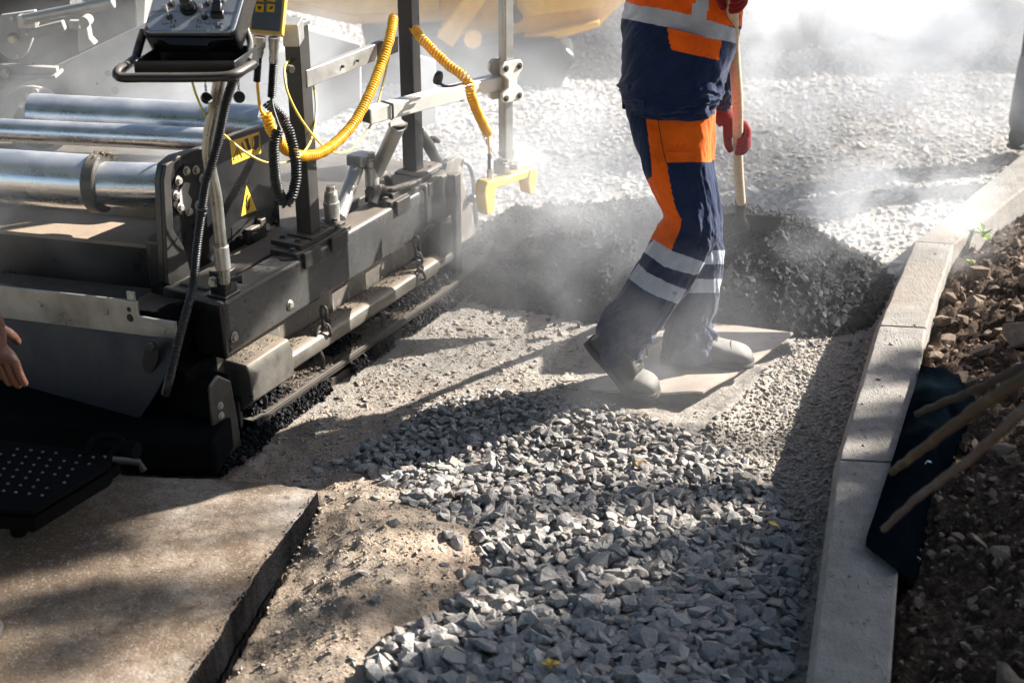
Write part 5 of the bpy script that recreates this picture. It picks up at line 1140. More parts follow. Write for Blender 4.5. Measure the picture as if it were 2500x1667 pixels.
# left sleeve and wrist running down to the handle
H0 = PY(1786, -60, 3.70); H1 = PY(1808, 497, 4.52); hd_ = nrm(H1-H0)
def Hat(py):
    lo, hi = -.3, 1.3
    for _ in range(40):
        m_ = (lo+hi)/2; lo, hi = (m_, hi) if proj(H0+(H1-H0)*m_)[1] < py else (lo, m_)
    return H0+(H1-H0)*lo
gl = Hat(335); gw_ = PY(1766, 282, gl[1]+.01)
slv = [((1690, -140), (1800, -140)), ((1700, 0), (1806, 0)), ((1705, 100), (1795, 100)), ((1716, 180), (1788, 190)), ((1728, 235), (1788, 240)), ((1742, 268), (1783, 262)), ((1744, 292), (1782, 284))]
paint_build('sleeve', [loft(slv, [4.08, 4.10, 4.13, 4.18, 4.22, 4.26, 4.27], [.06, .065, .06, .052, .046, .038, .034], 160, 90, .010, 33)], [MT['navy'], MT['orange2'], MT['reflect']], [(1, [(1600, -300), (1900, -300), (1900, 66), (1600, 30)])], wk)
# shovel
sh = empty('shovel', H1, 'wooden-handled steel shovel held upright by the worker, blade in the hot asphalt', 'shovel')
t = NT('pale ash wood'); n = t.noise(9, 5, .6, stretch=(14, 14, 1)); n2 = t.noise(60, 5, .7, stretch=(1, 1, .35))
t.done(t.mix(t.ramp(n2, [(.67, 0), (.72, .9)]), t.ramp(n, [(.3, (.50, .36, .22)), (.6, (.66, .52, .36)), (.8, (.72, .60, .45))]), (.03, .025, .02)), .42, 0, t.bump(n, .15, .002), .4); MT['wood'] = t.m
mb = MB(); top = H0-hd_*.28; pts = [top+(H1+hd_*.01-top)*i/30+np.array([.0025*math.sin(i*.45), 0, 0]) for i in range(31)]; mb.tube(pts, [.0172-.0018*(i/30) for i in range(31)], 22); mb.build('handle', MT['wood'], parent=sh, smooth=60)
MT['blade'] = M_metal('worn shovel steel', (.10, .095, .09), .4, .7, .4, (.2, .18, .15), .8)
mb = MB(); Nn = PY(1806, 540, 4.60); mb.tube(resample([H1-hd_*.012, H1+hd_*.02, Nn, Nn+hd_*.04], 14), [.0185, .019, .0185, .018, .0175, .017, .017, .018, .019, .021, .024, .028, .031, .033], 20, flat=.9); mb.cyl(H1+hd_*.03+np.array([.016, -.004, 0]), [1, -.2, .1], .004, .008, 8); mb.build('socket', MT['blade'], parent=sh, smooth=50)
# blade: wide concave scoop pushed into the heap
bx = nrm(PY(1925, 548, 4.60)-PY(1690, 552, 4.60)); bn = nrm(np.cross(bx, hd_)); bn = bn if bn[1] < 0 else -bn; bd_ = nrm(np.cross(bn, bx)); bd_ = bd_ if bd_[2] < 0 else -bd_
bd_ = nrm(bd_*.80-bn*.0+np.array([0, .5, -.25])); mb = MB(); W_, H_ = 26, 20; V = []
c0 = PY(1797, 546, 4.60)
for lay in (0, 1):
    for j in range(H_+1):
        for i in range(W_+1):
            s_ = i/W_*2-1; f = j/H_; hw = .158*(1-.16*f*f)*(1-.5*max(0, f-.85)/.15*abs(s_))
            p = c0+bx*(hw*s_)+bd_*(.26*f-.012*(1-f)*abs(s_)**2)-bn*(.028*(1-s_*s_)*(1-.2*f))+zz*(.016*abs(s_)**2.5*(1-f))+zz*.014*(1-abs(s_))**2*(1-f)**3
            V.append(p-bn*(.0025 if lay else 0))
K = (W_+1)*(H_+1); I = lambda l, i, j: l*K+j*(W_+1)+i; F = []
for j in range(H_):
    for i in range(W_): F += [(I(0, i, j), I(0, i+1, j), I(0, i+1, j+1), I(0, i, j+1)), (I(1, i, j), I(1, i, j+1), I(1, i+1, j+1), I(1, i+1, j))]
for i in range(W_): F += [(I(0, i, 0), I(1, i, 0), I(1, i+1, 0), I(0, i+1, 0)), (I(0, i+1, H_), I(1, i+1, H_), I(1, i, H_), I(0, i, H_))]
for j in range(H_): F += [(I(0, 0, j+1), I(1, 0, j+1), I(1, 0, j), I(0, 0, j)), (I(0, W_, j), I(1, W_, j), I(1, W_, j+1), I(0, W_, j+1))]
mb.add(V, F); mb.build('blade', MT['blade'], parent=sh, smooth=50)
# gloved hands gripping the handle
def glove(c, wrist, name, flip=1, sc_=1.0):
    ax = hd_; toC = nrm(np.array([0, -1, .1])-ax*(np.array([0, -1, .1])@ax)); rt = nrm(np.cross(ax, toC)); rt = rt if rt[0] > 0 else -rt
    nodes = []; edges = []; R0 = .028*sc_
    nodes.append((wrist, (.033, .028))); nodes.append((wrist*.5+(c-ax*.03-toC*.022)*.5-rt*.004, (.031, .026)))
    nodes.append((c-ax*.022-toC*.026-rt*.008, (.034, .024))); nodes.append((c+ax*.018-toC*.026-rt*.002, (.034, .022))); edges += [(0, 1), (1, 2), (2, 3)]
    for k, off in enumerate((-.034, -.013, .009, .029)):
        i = len(nodes); prev = 2 if k < 2 else 3; last = prev
        for q, ang in enumerate((-35, 15, 62, 112)):
            a = R_(ang+5*k); rr = R0+(.004 if q < 3 else .001); p = c+ax*(off+q*.006+.004)+rt*math.cos(a)*rr+toC*math.sin(a)*rr*.95
            nodes.append((p, (.0125, .0122, .0118, .0100)[q])); edges.append((last, len(nodes)-1)); last = len(nodes)-1
    i = len(nodes); nodes += [(c-ax*.01-rt*.030-toC*.012, .015), (c+ax*.022-rt*.033+toC*.006, .0135), (c+ax*.050-rt*.026+toC*.016, .0105)]; edges += [(2, i), (i, i+1), (i+1, i+2)]
    o = skin_mesh(name, nodes, edges, MT['redglove'], wk, 2, 2)
    return o
glove(gl, gw_, 'glove'); gu = Hat(-22); glove(gu, PY(1752, -70, 3.71), 'glove', sc_=1.0)
mb = MB(); mb.tube([gw_+(gw_-gl)*.3, gw_-(gw_-gl)*.25], [.034, .031], 20); mb.build('glove_cuff', MT['redglove'], parent=wk)
# right sleeve above the frame
mb = MB(); mb.tube(resample([PY(1590, -330, 3.80), PY(1600, -190, 3.70), PY(1620, -115, 3.66), PY(1690, -95, 3.66), PY(1752, -72, 3.70)], 26), [.075]*9+[.062]*9+[.045]*8, 24); mb.build('sleeve', MT['orange2'], parent=wk, smooth=60)
# body: one continuous figure inside the clothes
pel = PY(1642, 320, 3.94); nodes = [(pel, .085), (pel+zz*.2+[.01, 0, 0], .085), (pel+zz*.40+[.03, 0, 0], .09), (pel+zz*.58+[.06, 0, 0], .045)]; edges = [(0, 1), (1, 2), (2, 3)]
fw = np.array([1.0, .1, 0]); sd_ = np.array([-.1, 1.0, 0]); head_nodes(nodes, edges, 3, pel+zz*.72+[.09, 0, 0], fw, sd_)
def ext(prev, pts):
    for p, r in pts: nodes.append((p, r)); edges.append((prev, len(nodes)-1)); prev = len(nodes)-1
    return prev
ext(0, [(PY(1640, 345, 3.87), .07), (PY(1690, 545, 3.86), .048), (PY(1600, 715, 3.86), .040), (PY(1525, 830, 3.87), .030), (PY(1500, 880, 3.86), .026)])
ext(0, [(PY(1660, 345, 4.02), .07), (PY(1705, 575, 4.03), .048), (PY(1690, 735, 4.03), .040), (PY(1665, 860, 4.0), .030)])
ext(2, [(pel+zz*.46+[.04, .16, 0], .045), (PY(1750, 20, 4.13), .034), (gw_, .024), (gl-np.array([.004, -.024, -.0]), .016)])
ext(2, [(pel+zz*.46+[.03, -.16, 0], .045), (PY(1620, -115, 3.68), .034), (PY(1752, -72, 3.71), .024), (gu-np.array([.004, -.024, 0]), .016)])
bd = skin_mesh('body', nodes, edges, MT['skin'], wk, 0, 2)
hc = pel+zz*.72+np.array([.09, 0, 0]); face_parts(bd, hc, fw, sd_)
mb = MB(); mb.lathe(hc+zz*.03, zz, [(0, .105), (.03, .104), (.07, .09), (.10, .06), (.115, .0)], 24); mb.build('cap', MT['orange'], parent=wk, smooth=60)
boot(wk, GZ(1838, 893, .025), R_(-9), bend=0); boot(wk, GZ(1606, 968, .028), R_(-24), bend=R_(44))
# ------------------------------------------------------------------ two more people at the edges
def person(base, yaw, label, mats, right_arm=None, lower=None, name='person', tuck=0):
    f = np.array([math.cos(yaw), math.sin(yaw), 0]); l = np.array([-math.sin(yaw), math.cos(yaw), 0]); base = np.asarray(base, float)
    P = lambda x, y, z: base+f*x+l*y+zz*z
    root = empty(name, base, label, 'person')
    nodes = [(P(0, 0, .95), .11), (P(0, 0, 1.12), .105), (P(.01, 0, 1.30), .115), (P(0, 0, 1.47), .05)]; edges = [(0, 1), (1, 2), (2, 3)]
    head_nodes(nodes, edges, 3, P(.03, 0, 1.60), f, l)
    def ex(prev, pts):
        for p, r in pts: nodes.append((p, r)); edges.append((prev, len(nodes)-1)); prev = len(nodes)-1
        return prev
    ex(0, [(P(0, .09, .90), .085), (P(.02, .10, .50), .055), (P(-.02, .11, .10), .036), (P(.10, .12, .05), .03)]); ex(0, [(P(0, -.09, .90), .085), (P(.03, -.10, .50), .055), (P(.0, -.11, .10), .036), (P(.12, -.12, .05), .03)])
    i = ex(2, [(P(0, .18, 1.38), .055), (P(-.03, .24, 1.10), .042), (P(.05, .25, .86), .026)]); hand_nodes(nodes, edges, i, P(.05, .25, .86), [0.2*f[0], .2*f[1], -1], l, f, .55)
    ra = right_arm or (P(-.03, -.24, 1.10), P(.05, -.25, .86), nrm(f*.2-zz))
    i = ex(2, [(P(0, -.18, 1.38), .055), (ra[0], .042), (ra[1], .027)]); hand_nodes(nodes, edges, i, ra[1], ra[2], -l, f, .22 if tuck else .5, 1.08, tuck)
    b = skin_mesh('body', nodes, edges, MT['skin'], root, 0, 2); face_parts(b, P(.03, 0, 1.60), f, l)
    mb = MB(); mb.lathe(P(.01, 0, 1.63), zz, [(-.05, .09), (0, .103), (.04, .10), (.08, .075), (.10, .0)], 22); mb.build('hair', MT['hair'], parent=root, smooth=60)
    J = [(P(0, 0, .90), .15), (P(0, 0, 1.12), .14), (P(.01, 0, 1.32), .145), (P(0, 0, 1.44), .07), (P(0, .19, 1.38), .07), (P(-.03, .25, 1.10), .058), (P(.045, .25, .90), .044), (P(0, -.19, 1.38), .07), (ra[0], .058), (ra[1]*.99+ra[0]*.01, .044)]
    skin_mesh('jacket', J, [(0, 1), (1, 2), (2, 3), (2, 4), (4, 5), (5, 6), (2, 7), (7, 8), (8, 9)], mats[0], root, 1, 2)
    T_ = [(P(0, 0, .95), .13), (P(0, .10, .86), .105), (P(.02, .11, .48), .078), (P(-.01, .115, .07), .066), (P(0, -.10, .86), .105), (P(.03, -.11, .48), .078), (P(.01, -.115, .07), .066)]
    skin_mesh('trousers', T_, [(0, 1), (1, 2), (2, 3), (0, 4), (4, 5), (5, 6)], mats[1], root, 0, 2)
    if lower: skin_mesh('grey_lower_leg', [(P(.02, .11, .46), .083), (P(.0, .112, .25), .080), (P(-.01, .115, .05), .074)], [(0, 1), (1, 2)], lower, root, 0, 2); skin_mesh('grey_lower_leg', [(P(.03, -.11, .46), .083), (P(.02, -.112, .25), .080), (P(.01, -.115, .05), .074)], [(0, 1), (1, 2)], lower, root, 0, 2)  # grey layer over both legs below the knee
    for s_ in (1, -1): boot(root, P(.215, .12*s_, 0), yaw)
    return root
wr = PY(-24, 780, 2.80); toe = GZ(8, 1532, .09); pb = toe-np.array([.225, .12, 0]); pb[2] = .066
person(pb, 0, 'bystander cut off by the picture edge, dark sleeve and bare hand hanging beside the paver', (MT['darkcloth'], MT['darkcloth']), right_arm=(wr+np.array([-.10, .02, .25]), wr, nrm(np.array([.12, .0, -1]))), tuck=1)
p = PY(2510, 350, 6.2); person((p[0]+.085, 6.2, 0.03), R_(48), 'far worker cut off by the picture edge, only a dark trouser leg in the steam', (MT['darkcloth'], MT['darkcloth']), lower=MT['greycloth'])
# ------------------------------------------------------------------ yellow machine behind the steam
ym = empty('road_machine', (.6, 7.6, 0), 'yellow road machine blurred by steam behind the paver posts', 'machine')
def yp(name, pts, Y, th, m, bev=.01):
    mb = MB(); mb.prism([PY(a, b, Y) for a, b in pts], [0, th, 0]); return mb.build(name, m, parent=ym, bevel=bev)
yp('hull', [(620, -160), (1540, -160), (1530, 0), (1462, 68), (1240, 128), (1180, 135), (1090, 132), (1075, 98), (1078, 56), (860, 62), (620, 10)], 7.6, .9, MT['yellowpaint'], .02)
yp('top_panel', [(1258, 48), (1262, -160), (1530, -160), (1515, -30), (1468, 22)], 7.55, .04, MT['yellowpaint'])
yp('side_panel', [(640, -160), (1075, -160), (1075, 30), (860, 40), (640, -10)], 7.56, .04, MT['yellowpaint'])
yp('tapered_skirt', [(1095, 135), (1240, 100), (1465, 52), (1462, 68), (1250, 130), (1175, 137)], 7.5, .1, MT['yellowpaint'])
mb = MB(); mb.sqtube(PY(1085, 100, 7.45), PY(1215, -80, 7.45), .07, .10); mb.build('lift_arm', MT['yellowpaint'], parent=ym, bevel=.008)
mb = MB(); mb.cyl(PY(1155, 93, 7.38), [0, -1, 0], .045, .05, 20); mb.build('pivot_pin', MT['yellowpaint'], parent=ym)
mb = MB(); mb.sqtube(PY(1245, 20, 7.5), PY(1268, 50, 7.5), .08, .05); mb.build('lamp_bracket', MT['rust'], parent=ym, bevel=.004)
yp('underframe', [(880, 60), (1080, 56), (1090, 132), (1240, 128), (1380, 100), (1370, 170), (1100, 178), (900, 150)], 7.75, .5, MT['dark_steel'])
c = PY(1190, 160, 7.45); pts = [np.array([c[0]+a, 7.45, c[2]+b]) for a, b in ((-.62, -.14), (-.70, -.02), (-.60, .12), (.36, .14), (.47, .04), (.38, -.14))]
mb = MB(); mb.prism(pts, [0, .35, 0]); tw = mb.build('track', MT['rubber'], parent=ym, bevel=.03, segs=3)
mb = MB()
for k in range(16): mb.obox([c[0]-.58+k*.062, 7.62, c[2]-.15], [.018, 0, 0], [0, .17, 0], [0, 0, .014])
mb.build('track_treads', MT['dark_steel'], parent=tw)['kind'] = 'stuff'
# ------------------------------------------------------------------ grey truck at the top right
tk = empty('truck', (3.2, 8.8, 0), 'grey truck tail, lowest edge and tyre just visible in steam at the top', 'truck')
mb = MB(); a = PY(2060, 10, 8.45); mb.obox([a[0]+1.7, 9.45, a[2]+.34], [1.7, 0, 0], [0, 1.0, 0], [0, 0, .34]); mb.build('tailboard', MT['greymach'], parent=tk, bevel=.02)
mb = MB(); mb.obox([a[0]+1.7, 9.6, a[2]+.9], [1.6, 0, 0], [0, .9, 0], [0, 0, .25]); mb.obox([a[0]+.6, 8.42, a[2]+.2], [.12, 0, 0], [0, .012, 0], [0, 0, .05]); mb.build('bed', MT['dark_steel'], parent=tk, bevel=.02)
for x in (2235, 2480):
    c = PY(x, 60, 8.75); r = .42; c = np.array([c[0]+.30, 8.8, r]); mb = MB(); mb.cyl(c-[.14, 0, 0]+[0, .1, 0], [1, 0, 0], r, .28, 40); w_ = mb.build('wheel', MT['rubber'], parent=tk, bevel=.03, segs=3)
    mb = MB(); mb.cyl(c-[.15, 0, 0]+[0, .1, 0], [1, 0, 0], .2, .02, 24); mb.build('rim', MT['greymach'], parent=w_, bevel=.004)
# ------------------------------------------------------------------ black sheet behind the kerb and the sticks
MT['blacksheet'] = M_simple('black plastic sheet', (.003, .0055, .008), .8, 0, .4, 14, .5, .02, .0)
sil = [(2248, 890), (2236, 940), (2219, 990), (2184, 1105), (2140, 1240), (2113, 1328), (2140, 1352), (2190, 1392)]; sir = [(2330, 905), (2400, 960), (2385, 1010), (2330, 1110), (2275, 1240), (2262, 1320), (2250, 1370), (2232, 1400)]
mb = MB(); nu, nv = 14, 40; V = []
SL, SR = np.array(resample([GZ(a, b, .135) for a, b in sil], nv+1)), np.array(resample([GZ(a, b, .08) for a, b in sir], nv+1))
for lay in (0, 1):
    for j in range(nv+1):
        for i in range(nu+1):
            f = i/nu; p = SL[j]*(1-f)+SR[j]*f; h = .05*math.sin(f*math.pi)*math.sin(j/nv*math.pi)**.5+.06*float(fbm(p[0], p[1], 9, 3))*math.sin(f*math.pi)+.022*float(abs(fbm(p[0], p[1]*.6, 26, 3)))*math.sin(f*math.pi)
            V.append(p+zz*(h+(.003 if lay else 0))-zz*(.10*max(0, f-.6)))
K = (nu+1)*(nv+1); I = lambda l, i, j: l*K+j*(nu+1)+i; F = []
for j in range(nv):
    for i in range(nu): F += [(I(1, i, j), I(1, i, j+1), I(1, i+1, j+1), I(1, i+1, j)), (I(0, i, j), I(0, i+1, j), I(0, i+1, j+1), I(0, i, j+1))]
for i in range(nu): F += [(I(0, i, 0), I(1, i, 0), I(1, i+1, 0), I(0, i+1, 0)), (I(0, i+1, nv), I(1, i+1, nv), I(1, i, nv), I(0, i, nv))]
for j in range(nv): F += [(I(0, 0, j+1), I(1, 0, j+1), I(1, 0, j), I(0, 0, j)), (I(0, nu, j), I(1, nu, j), I(1, nu, j+1), I(0, nu, j+1))]
mb.add(V, F); o = mb.build('plastic_sheet', MT['blacksheet'], origin=(1.15, 3.2, 0), smooth=60); tag(o, 'crumpled black plastic sheet draped over the kerb edge onto the soil', 'sheet')
def stick(pts, r0, r1, m, lab):
    mb = MB(); P = resample([PY(a, b, y) for a, b, y in pts], 40); P = [p+zz*.0012*math.sin(i*.9)+.001*np.array([math.cos(i*1.7), 0, 0]) for i, p in enumerate(P)]
    mb.tube(P, [(r0+(r1-r0)*i/39)*(1+.08*math.sin(i*1.3)) for i in range(40)], 12); o = mb.build('stick', m, origin=P[0], smooth=60); tag(o, lab, 'stick', 'sticks poking out over the soil')
t = NT('lichen bark'); n = t.noise(30, 5, .7); MT['bark1'] = t.done(t.ramp(n, [(.3, (.008, .0045, .002)), (.55, (.026, .014, .005)), (.75, (.085, .068, .025))]), .7, 0, t.bump(n, .6, .004))
t = NT('grey rusty rod'); n = t.noise(14, 5, .7); MT['bark2'] = t.done(t.ramp(n, [(.35, (.018, .008, .005)), (.55, (.035, .030, .032)), (.75, (.07, .07, .078))]), .6, 0, t.bump(n, .4, .003))
MT['bark3'] = M_simple('dark twig', (.008, .006, .004), .7)
stick([(2620, 860, 1.95), (2500, 925, 2.0), (2380, 1000, 2.08), (2240, 1105, 2.2), (2180, 1150, 2.3)], .012, .0075, MT['bark1'], 'thickest yellow-brown stick of the three over the soil, blurred by closeness')
stick([(2620, 850, 2.2), (2500, 895, 2.25), (2380, 952, 2.35), (2280, 992, 2.45), (2240, 1010, 2.5)], .009, .007, MT['bark3'], 'thin dark twig above the thick yellow-brown stick')
stick([(2620, 900, 1.8), (2500, 1000, 1.88), (2380, 1110, 2.0), (2240, 1215, 2.15), (2160, 1290, 2.25)], .009, .007, MT['bark2'], 'grey and rust mottled rod, lowest of the three sticks')
# small finds
MT['leaf'] = M_simple('green leaf', (.22, .36, .03), .5, 0, .3, 60); MT['yleaf'] = M_simple('yellow leaf', (.62, .40, .02), .5, 0, .3, 60); MT['paper'] = M_simple('pale scrap', (.6, .6, .6), .6); MT['bleaf'] = M_simple('brown leaf', (.30, .17, .05), .7)
def leafpatch(name, c, n, s, m, lab, cat, up=.9):
    mb = MB(); c = np.asarray(c, float)
    for k in range(n):
        a = random.uniform(0, 6.28); d = np.array([math.cos(a), math.sin(a), random.uniform(.1, up)]); d = nrm(d); sdv = nrm(np.cross(d, zz)); L_ = s*random.uniform(.6, 1.1); w = L_*.32
        b = c+np.array([math.cos(a), math.sin(a), 0])*s*.1; m1 = b+d*L_*.5; e = b+d*L_-zz*L_*.2; nn = nrm(np.cross(sdv, d))*.0006
        vs = [b, m1+sdv*w, e, m1-sdv*w, b+nn, m1+sdv*w+nn, e+nn, m1-sdv*w+nn]; mb.add(vs, [(0, 3, 2, 1), (4, 5, 6, 7), (0, 1, 5, 4), (1, 2, 6, 5), (2, 3, 7, 6), (3, 0, 4, 7)])
        mb.tube([c-zz*.01, b+d*L_*.2], .0012, 5)
    o = mb.build(name, m, origin=c); tag(o, lab, cat); return o
p = GZ(2402, 572, .10); leafpatch('weed', p, 11, .055, MT['leaf'], 'bright green weed sprouting behind the far kerb stone', 'weed', 1.6)
p = GZ(2372, 640, .09); leafpatch('weed', p, 4, .022, MT['leaf'], 'tiny green sprout in the soil beside the large tan rock', 'weed', 1)
p = GZ(1905, 1292, .02); leafpatch('fallen_leaf', p+zz*.01, 1, .045, MT['yleaf'], 'bright yellow leaf standing among dark gravel near the kerb', 'leaf', .6)
p = GZ(1345, 1632, .03); leafpatch('fallen_leaf', p+zz*.01, 3, .03, MT['yleaf'], 'mossy yellow leaf on the dark gravel at the bottom of the picture', 'leaf', .3)
p = GZ(1560, 1130, .03); leafpatch('fallen_leaf', p+zz*.008, 2, .03, MT['bleaf'], 'dry orange-brown leaf on the sunlit pale gravel', 'leaf', .3)
p = GZ(2350, 1130, .07); leafpatch('fallen_leaf', p+zz*.01, 2, .03, MT['yleaf'], 'yellow leaf on the soil under the sticks', 'leaf', .3)
p = GZ(2372, 970, .14); leafpatch('paper_scrap', p+zz*.02, 1, .028, MT['paper'], 'white scrap lying on the black sheet between the two upper sticks', 'scrap', .5)
p = GZ(2258, 1140, .16); leafpatch('paper_scrap', p+zz*.02, 1, .022, MT['paper'], 'white scrap on the black sheet under the thick stick tip', 'scrap', .5)
p = GZ(1892, 1262, .02); leafpatch('paper_scrap', p+zz*.012, 2, .02, MT['paper'], 'small white scrap on the gravel just above the yellow leaf', 'scrap', .2)
mb = MB(); mb.tube([GZ(1921, 1012, .0), GZ(1924, 985, .02)], .0012, 6); o = mb.build('straw', MT['paper'], origin=GZ(1921, 1012, 0)); tag(o, 'short pale straw standing in the fine pebbles', 'straw')
# ------------------------------------------------------------------ sun, sky, shade tree, steam, camera
AZ = nrm(np.array([.90, .44, 0])); EL = R_(30); SUN = AZ*math.cos(EL)+zz*math.sin(EL)
li = bpy.data.lights.new('sun', 'SUN'); li.energy = 5.0; li.angle = R_(.5); li.color = (1, .955, .89); lo = bpy.data.objects.new('sun', li); COL.objects.link(lo)
lo.rotation_euler = Vector(SUN).to_track_quat('Z', 'Y').to_euler(); lo.location = (6, 6, 6)
w = bpy.data.worlds.new('World'); sc.world = w; w.use_nodes = True; nt = w.node_tree; bg = nt.nodes['Background']; sky = nt.nodes.new('ShaderNodeTexSky'); sky.sky_type = 'NISHITA'; sky.sun_disc = False
sky.sun_elevation = EL; sky.sun_rotation = math.atan2(AZ[0], AZ[1]); nt.links.new(sky.outputs[0], bg.inputs[0]); bg.inputs[1].default_value = .05
def shade_tree():
    T = []
    def add(px, py, r, n, z=.05, t=7.0): T.append((GZ(px, py, z)+SUN*t, r, n))
    for a in ((2190, 1560, .26, 2500), (2080, 1460, .18, 1500), (1990, 1640, .24, 2000), (2360, 1420, .28, 2400), (2450, 1600, .26, 2000), (2300, 1230, .20, 1000), (2420, 1290, .20, 420), (1880, 1560, .18, 1200), (1800, 1450, .12, 420), (1720, 1640, .22, 1100), (1500, 1660, .18, 480), (1600, 1560, .12, 200), (1880, 1420, .10, 260), (1400, 1560, .16, 420), (1250, 1640, .18, 700), (1300, 1520, .10, 110), (1150, 1600, .10, 150), (1620, 1600, .16, 600), (1080, 1640, .12, 200), (1700, 1520, .14, 420), (1560, 1480, .10, 90), (1450, 1400, .06, 40), (1780, 1330, .07, 70), (1850, 1230, .06, 50), (1650, 1400, .07, 55), (1960, 1540, .14, 700), (1500, 1610, .14, 420), (2250, 1700, .3, 700), (1870, 1330, .10, 130), (2060, 1340, .09, 190)): add(*a)
    for a in ((2200, 885, .05, 50), (2140, 925, .05, 42), (2210, 930, .05, 45), (2125, 1075, .05, 34), (2150, 1010, .035, 14), (2180, 1145, .06, 60), (2090, 1155, .04, 34), (2100, 1270, .08, 60), (2340, 880, .07, 50), (2420, 960, .08, 55), (2330, 1040, .08, 60), (2450, 870, .08, 80), (2480, 770, .06, 40)): add(*a, .1)
    for a in ((60, 1500, .09, 95), (180, 1480, .09, 90), (320, 1470, .09, 80), (420, 1480, .08, 60), (120, 1600, .10, 60), (650, 1590, .09, 50), (900, 1440, .07, 35), (760, 1650, .1, 60), (980, 1640, .1, 70), (60, 1390, .06, 60), (230, 1340, .07, 70), (1080, 1440, .06, 26), (580, 1470, .06, 24), (40, 1250, .12, 160)): add(*a, .06, 8.5)
    add(500, 760, .13, 420, .35, 8.0); add(560, 800, .10, 260, .35, 8.0); add(60, 1150, .2, 420, .2, 8.0); add(190, 1170, .13, 300, .2, 8.0); add(30, 1230, .15, 300, .2, 8); add(10, 830, .14, 900, .72, 7); add(120, 1310, .12, 240, .06, 8); add(30, 1340, .10, 200, .06, 8); add(2420, 1500, .2, 900, .1, 7); add(2330, 1620, .2, 900, .1, 7); add(2300, 1120, .14, 500, .12, 7); add(2420, 1180, .12, 300, .1, 7)  # leaf clumps added to shade beam end, tread plate, slab corner and hand
    V = []; F = []
    for c, r, n in T:
        for k in range(int(n)):
            d = rng.normal(0, 1, 3); d = d/np.linalg.norm(d)*r*rng.random()**.45; d = d+SUN*rng.normal(0, .25); p = c+d
            a = nrm(rng.normal(0, 1, 3)); b = nrm(np.cross(a, rng.normal(0, 1, 3))); s = rng.uniform(.018, .034); i = len(V)
            V += [p-a*s, p+b*s*.55, p+a*s, p-b*s*.55]; F.append((i, i+1, i+2, i+3))
    root = empty('tree', (8.4, 6.7, 0), 'broadleaf tree beyond the kerb whose leaves dapple the foreground', 'tree')
    me = bpy.data.meshes.new('crown'); o0 = np.array([8.4, 6.7, 0]); me.from_pydata([tuple(v-o0) for v in V], [], F); me.materials.append(MT['leaf']); o = bpy.data.objects.new('crown', me); COL.objects.link(o); o.parent = root
    mb = MB(); top = np.array([8.2, 6.4, 3.0]); mb.tube(resample([[8.4, 6.7, -.1], [8.35, 6.6, 1.4], top], 14), [.16-.006*i for i in range(14)], 14)
    cs = [c for c, r, n in T]
    for c in cs: mb.tube(resample([top, top*.5+c*.5+[0, 0, .15], c], 8), [.03, .026, .022, .018, .014, .010, .007, .004], 6)
    mb.build('trunk', MT['bark1'], parent=root, smooth=60)
shade_tree()
def sky_block_tree(x, y, h, r, n, lab):  # unseen trees added to block skylight and deepen the shade
    root = empty('tree', (x, y, 0), lab, 'tree', 'unseen trees added to block skylight'); rg = np.random.default_rng(int(abs(x*10+y))); o0 = np.array([x, y, 0.0])
    lumps = [(rg.normal(0, 1, 3)*np.array([.45, .45, .3])*r+[0, 0, h], r*rg.uniform(.35, .6)) for k in range(16)]
    V = np.zeros((n, 4, 3)); 
    for k in range(n):
        c, q = lumps[k % 16]; d = rg.normal(0, 1, 3); p = c+d/np.linalg.norm(d)*q*rg.random()**.4; a = nrm(rg.normal(0, 1, 3)); b = nrm(np.cross(a, rg.normal(0, 1, 3))); s = rg.uniform(.10, .18)
        V[k] = [p-a*s, p+b*s*.6, p+a*s, p-b*s*.6]
    me = bpy.data.meshes.new('crown'); me.from_pydata(V.reshape(-1, 3).tolist(), [], np.arange(4*n).reshape(-1, 4).tolist()); me.materials.append(MT['darkleaf']); o = bpy.data.objects.new('crown', me); COL.objects.link(o); o.parent = root
    mb = MB(); top = o0+[.2, 0, h*.5]; mb.tube(resample([o0, o0+[.1, .1, h*.25], top], 12), [.24-.008*i for i in range(12)], 14)
    for c, q in lumps: mb.tube(resample([top, (top+c+o0)/2+[0, 0, .3], c+o0], 8), [.09, .075, .06, .05, .04, .03, .02, .01], 7)
    mb.build('trunk', MT['bark1'], parent=root, smooth=60)
MT['darkleaf'] = M_simple('dark foliage', (.05, .075, .025), .6, 0, .35, 3)
sky_block_tree(-4.2, -2.6, 6.0, 3.4, 8000, 'large dark tree added behind the camera to block skylight, over the paved side')
sky_block_tree(.8, -4.2, 6.4, 3.6, 8000, 'tallest dark tree added straight behind the camera to block skylight')
sky_block_tree(5.2, -2.4, 5.8, 3.2, 7000, 'dark tree added behind the camera to block skylight, over the soil side')
sky_block_tree(-8.0, 3.0, 6.0, 3.6, 7000, 'dark tree added out of view on the paver side to block skylight')
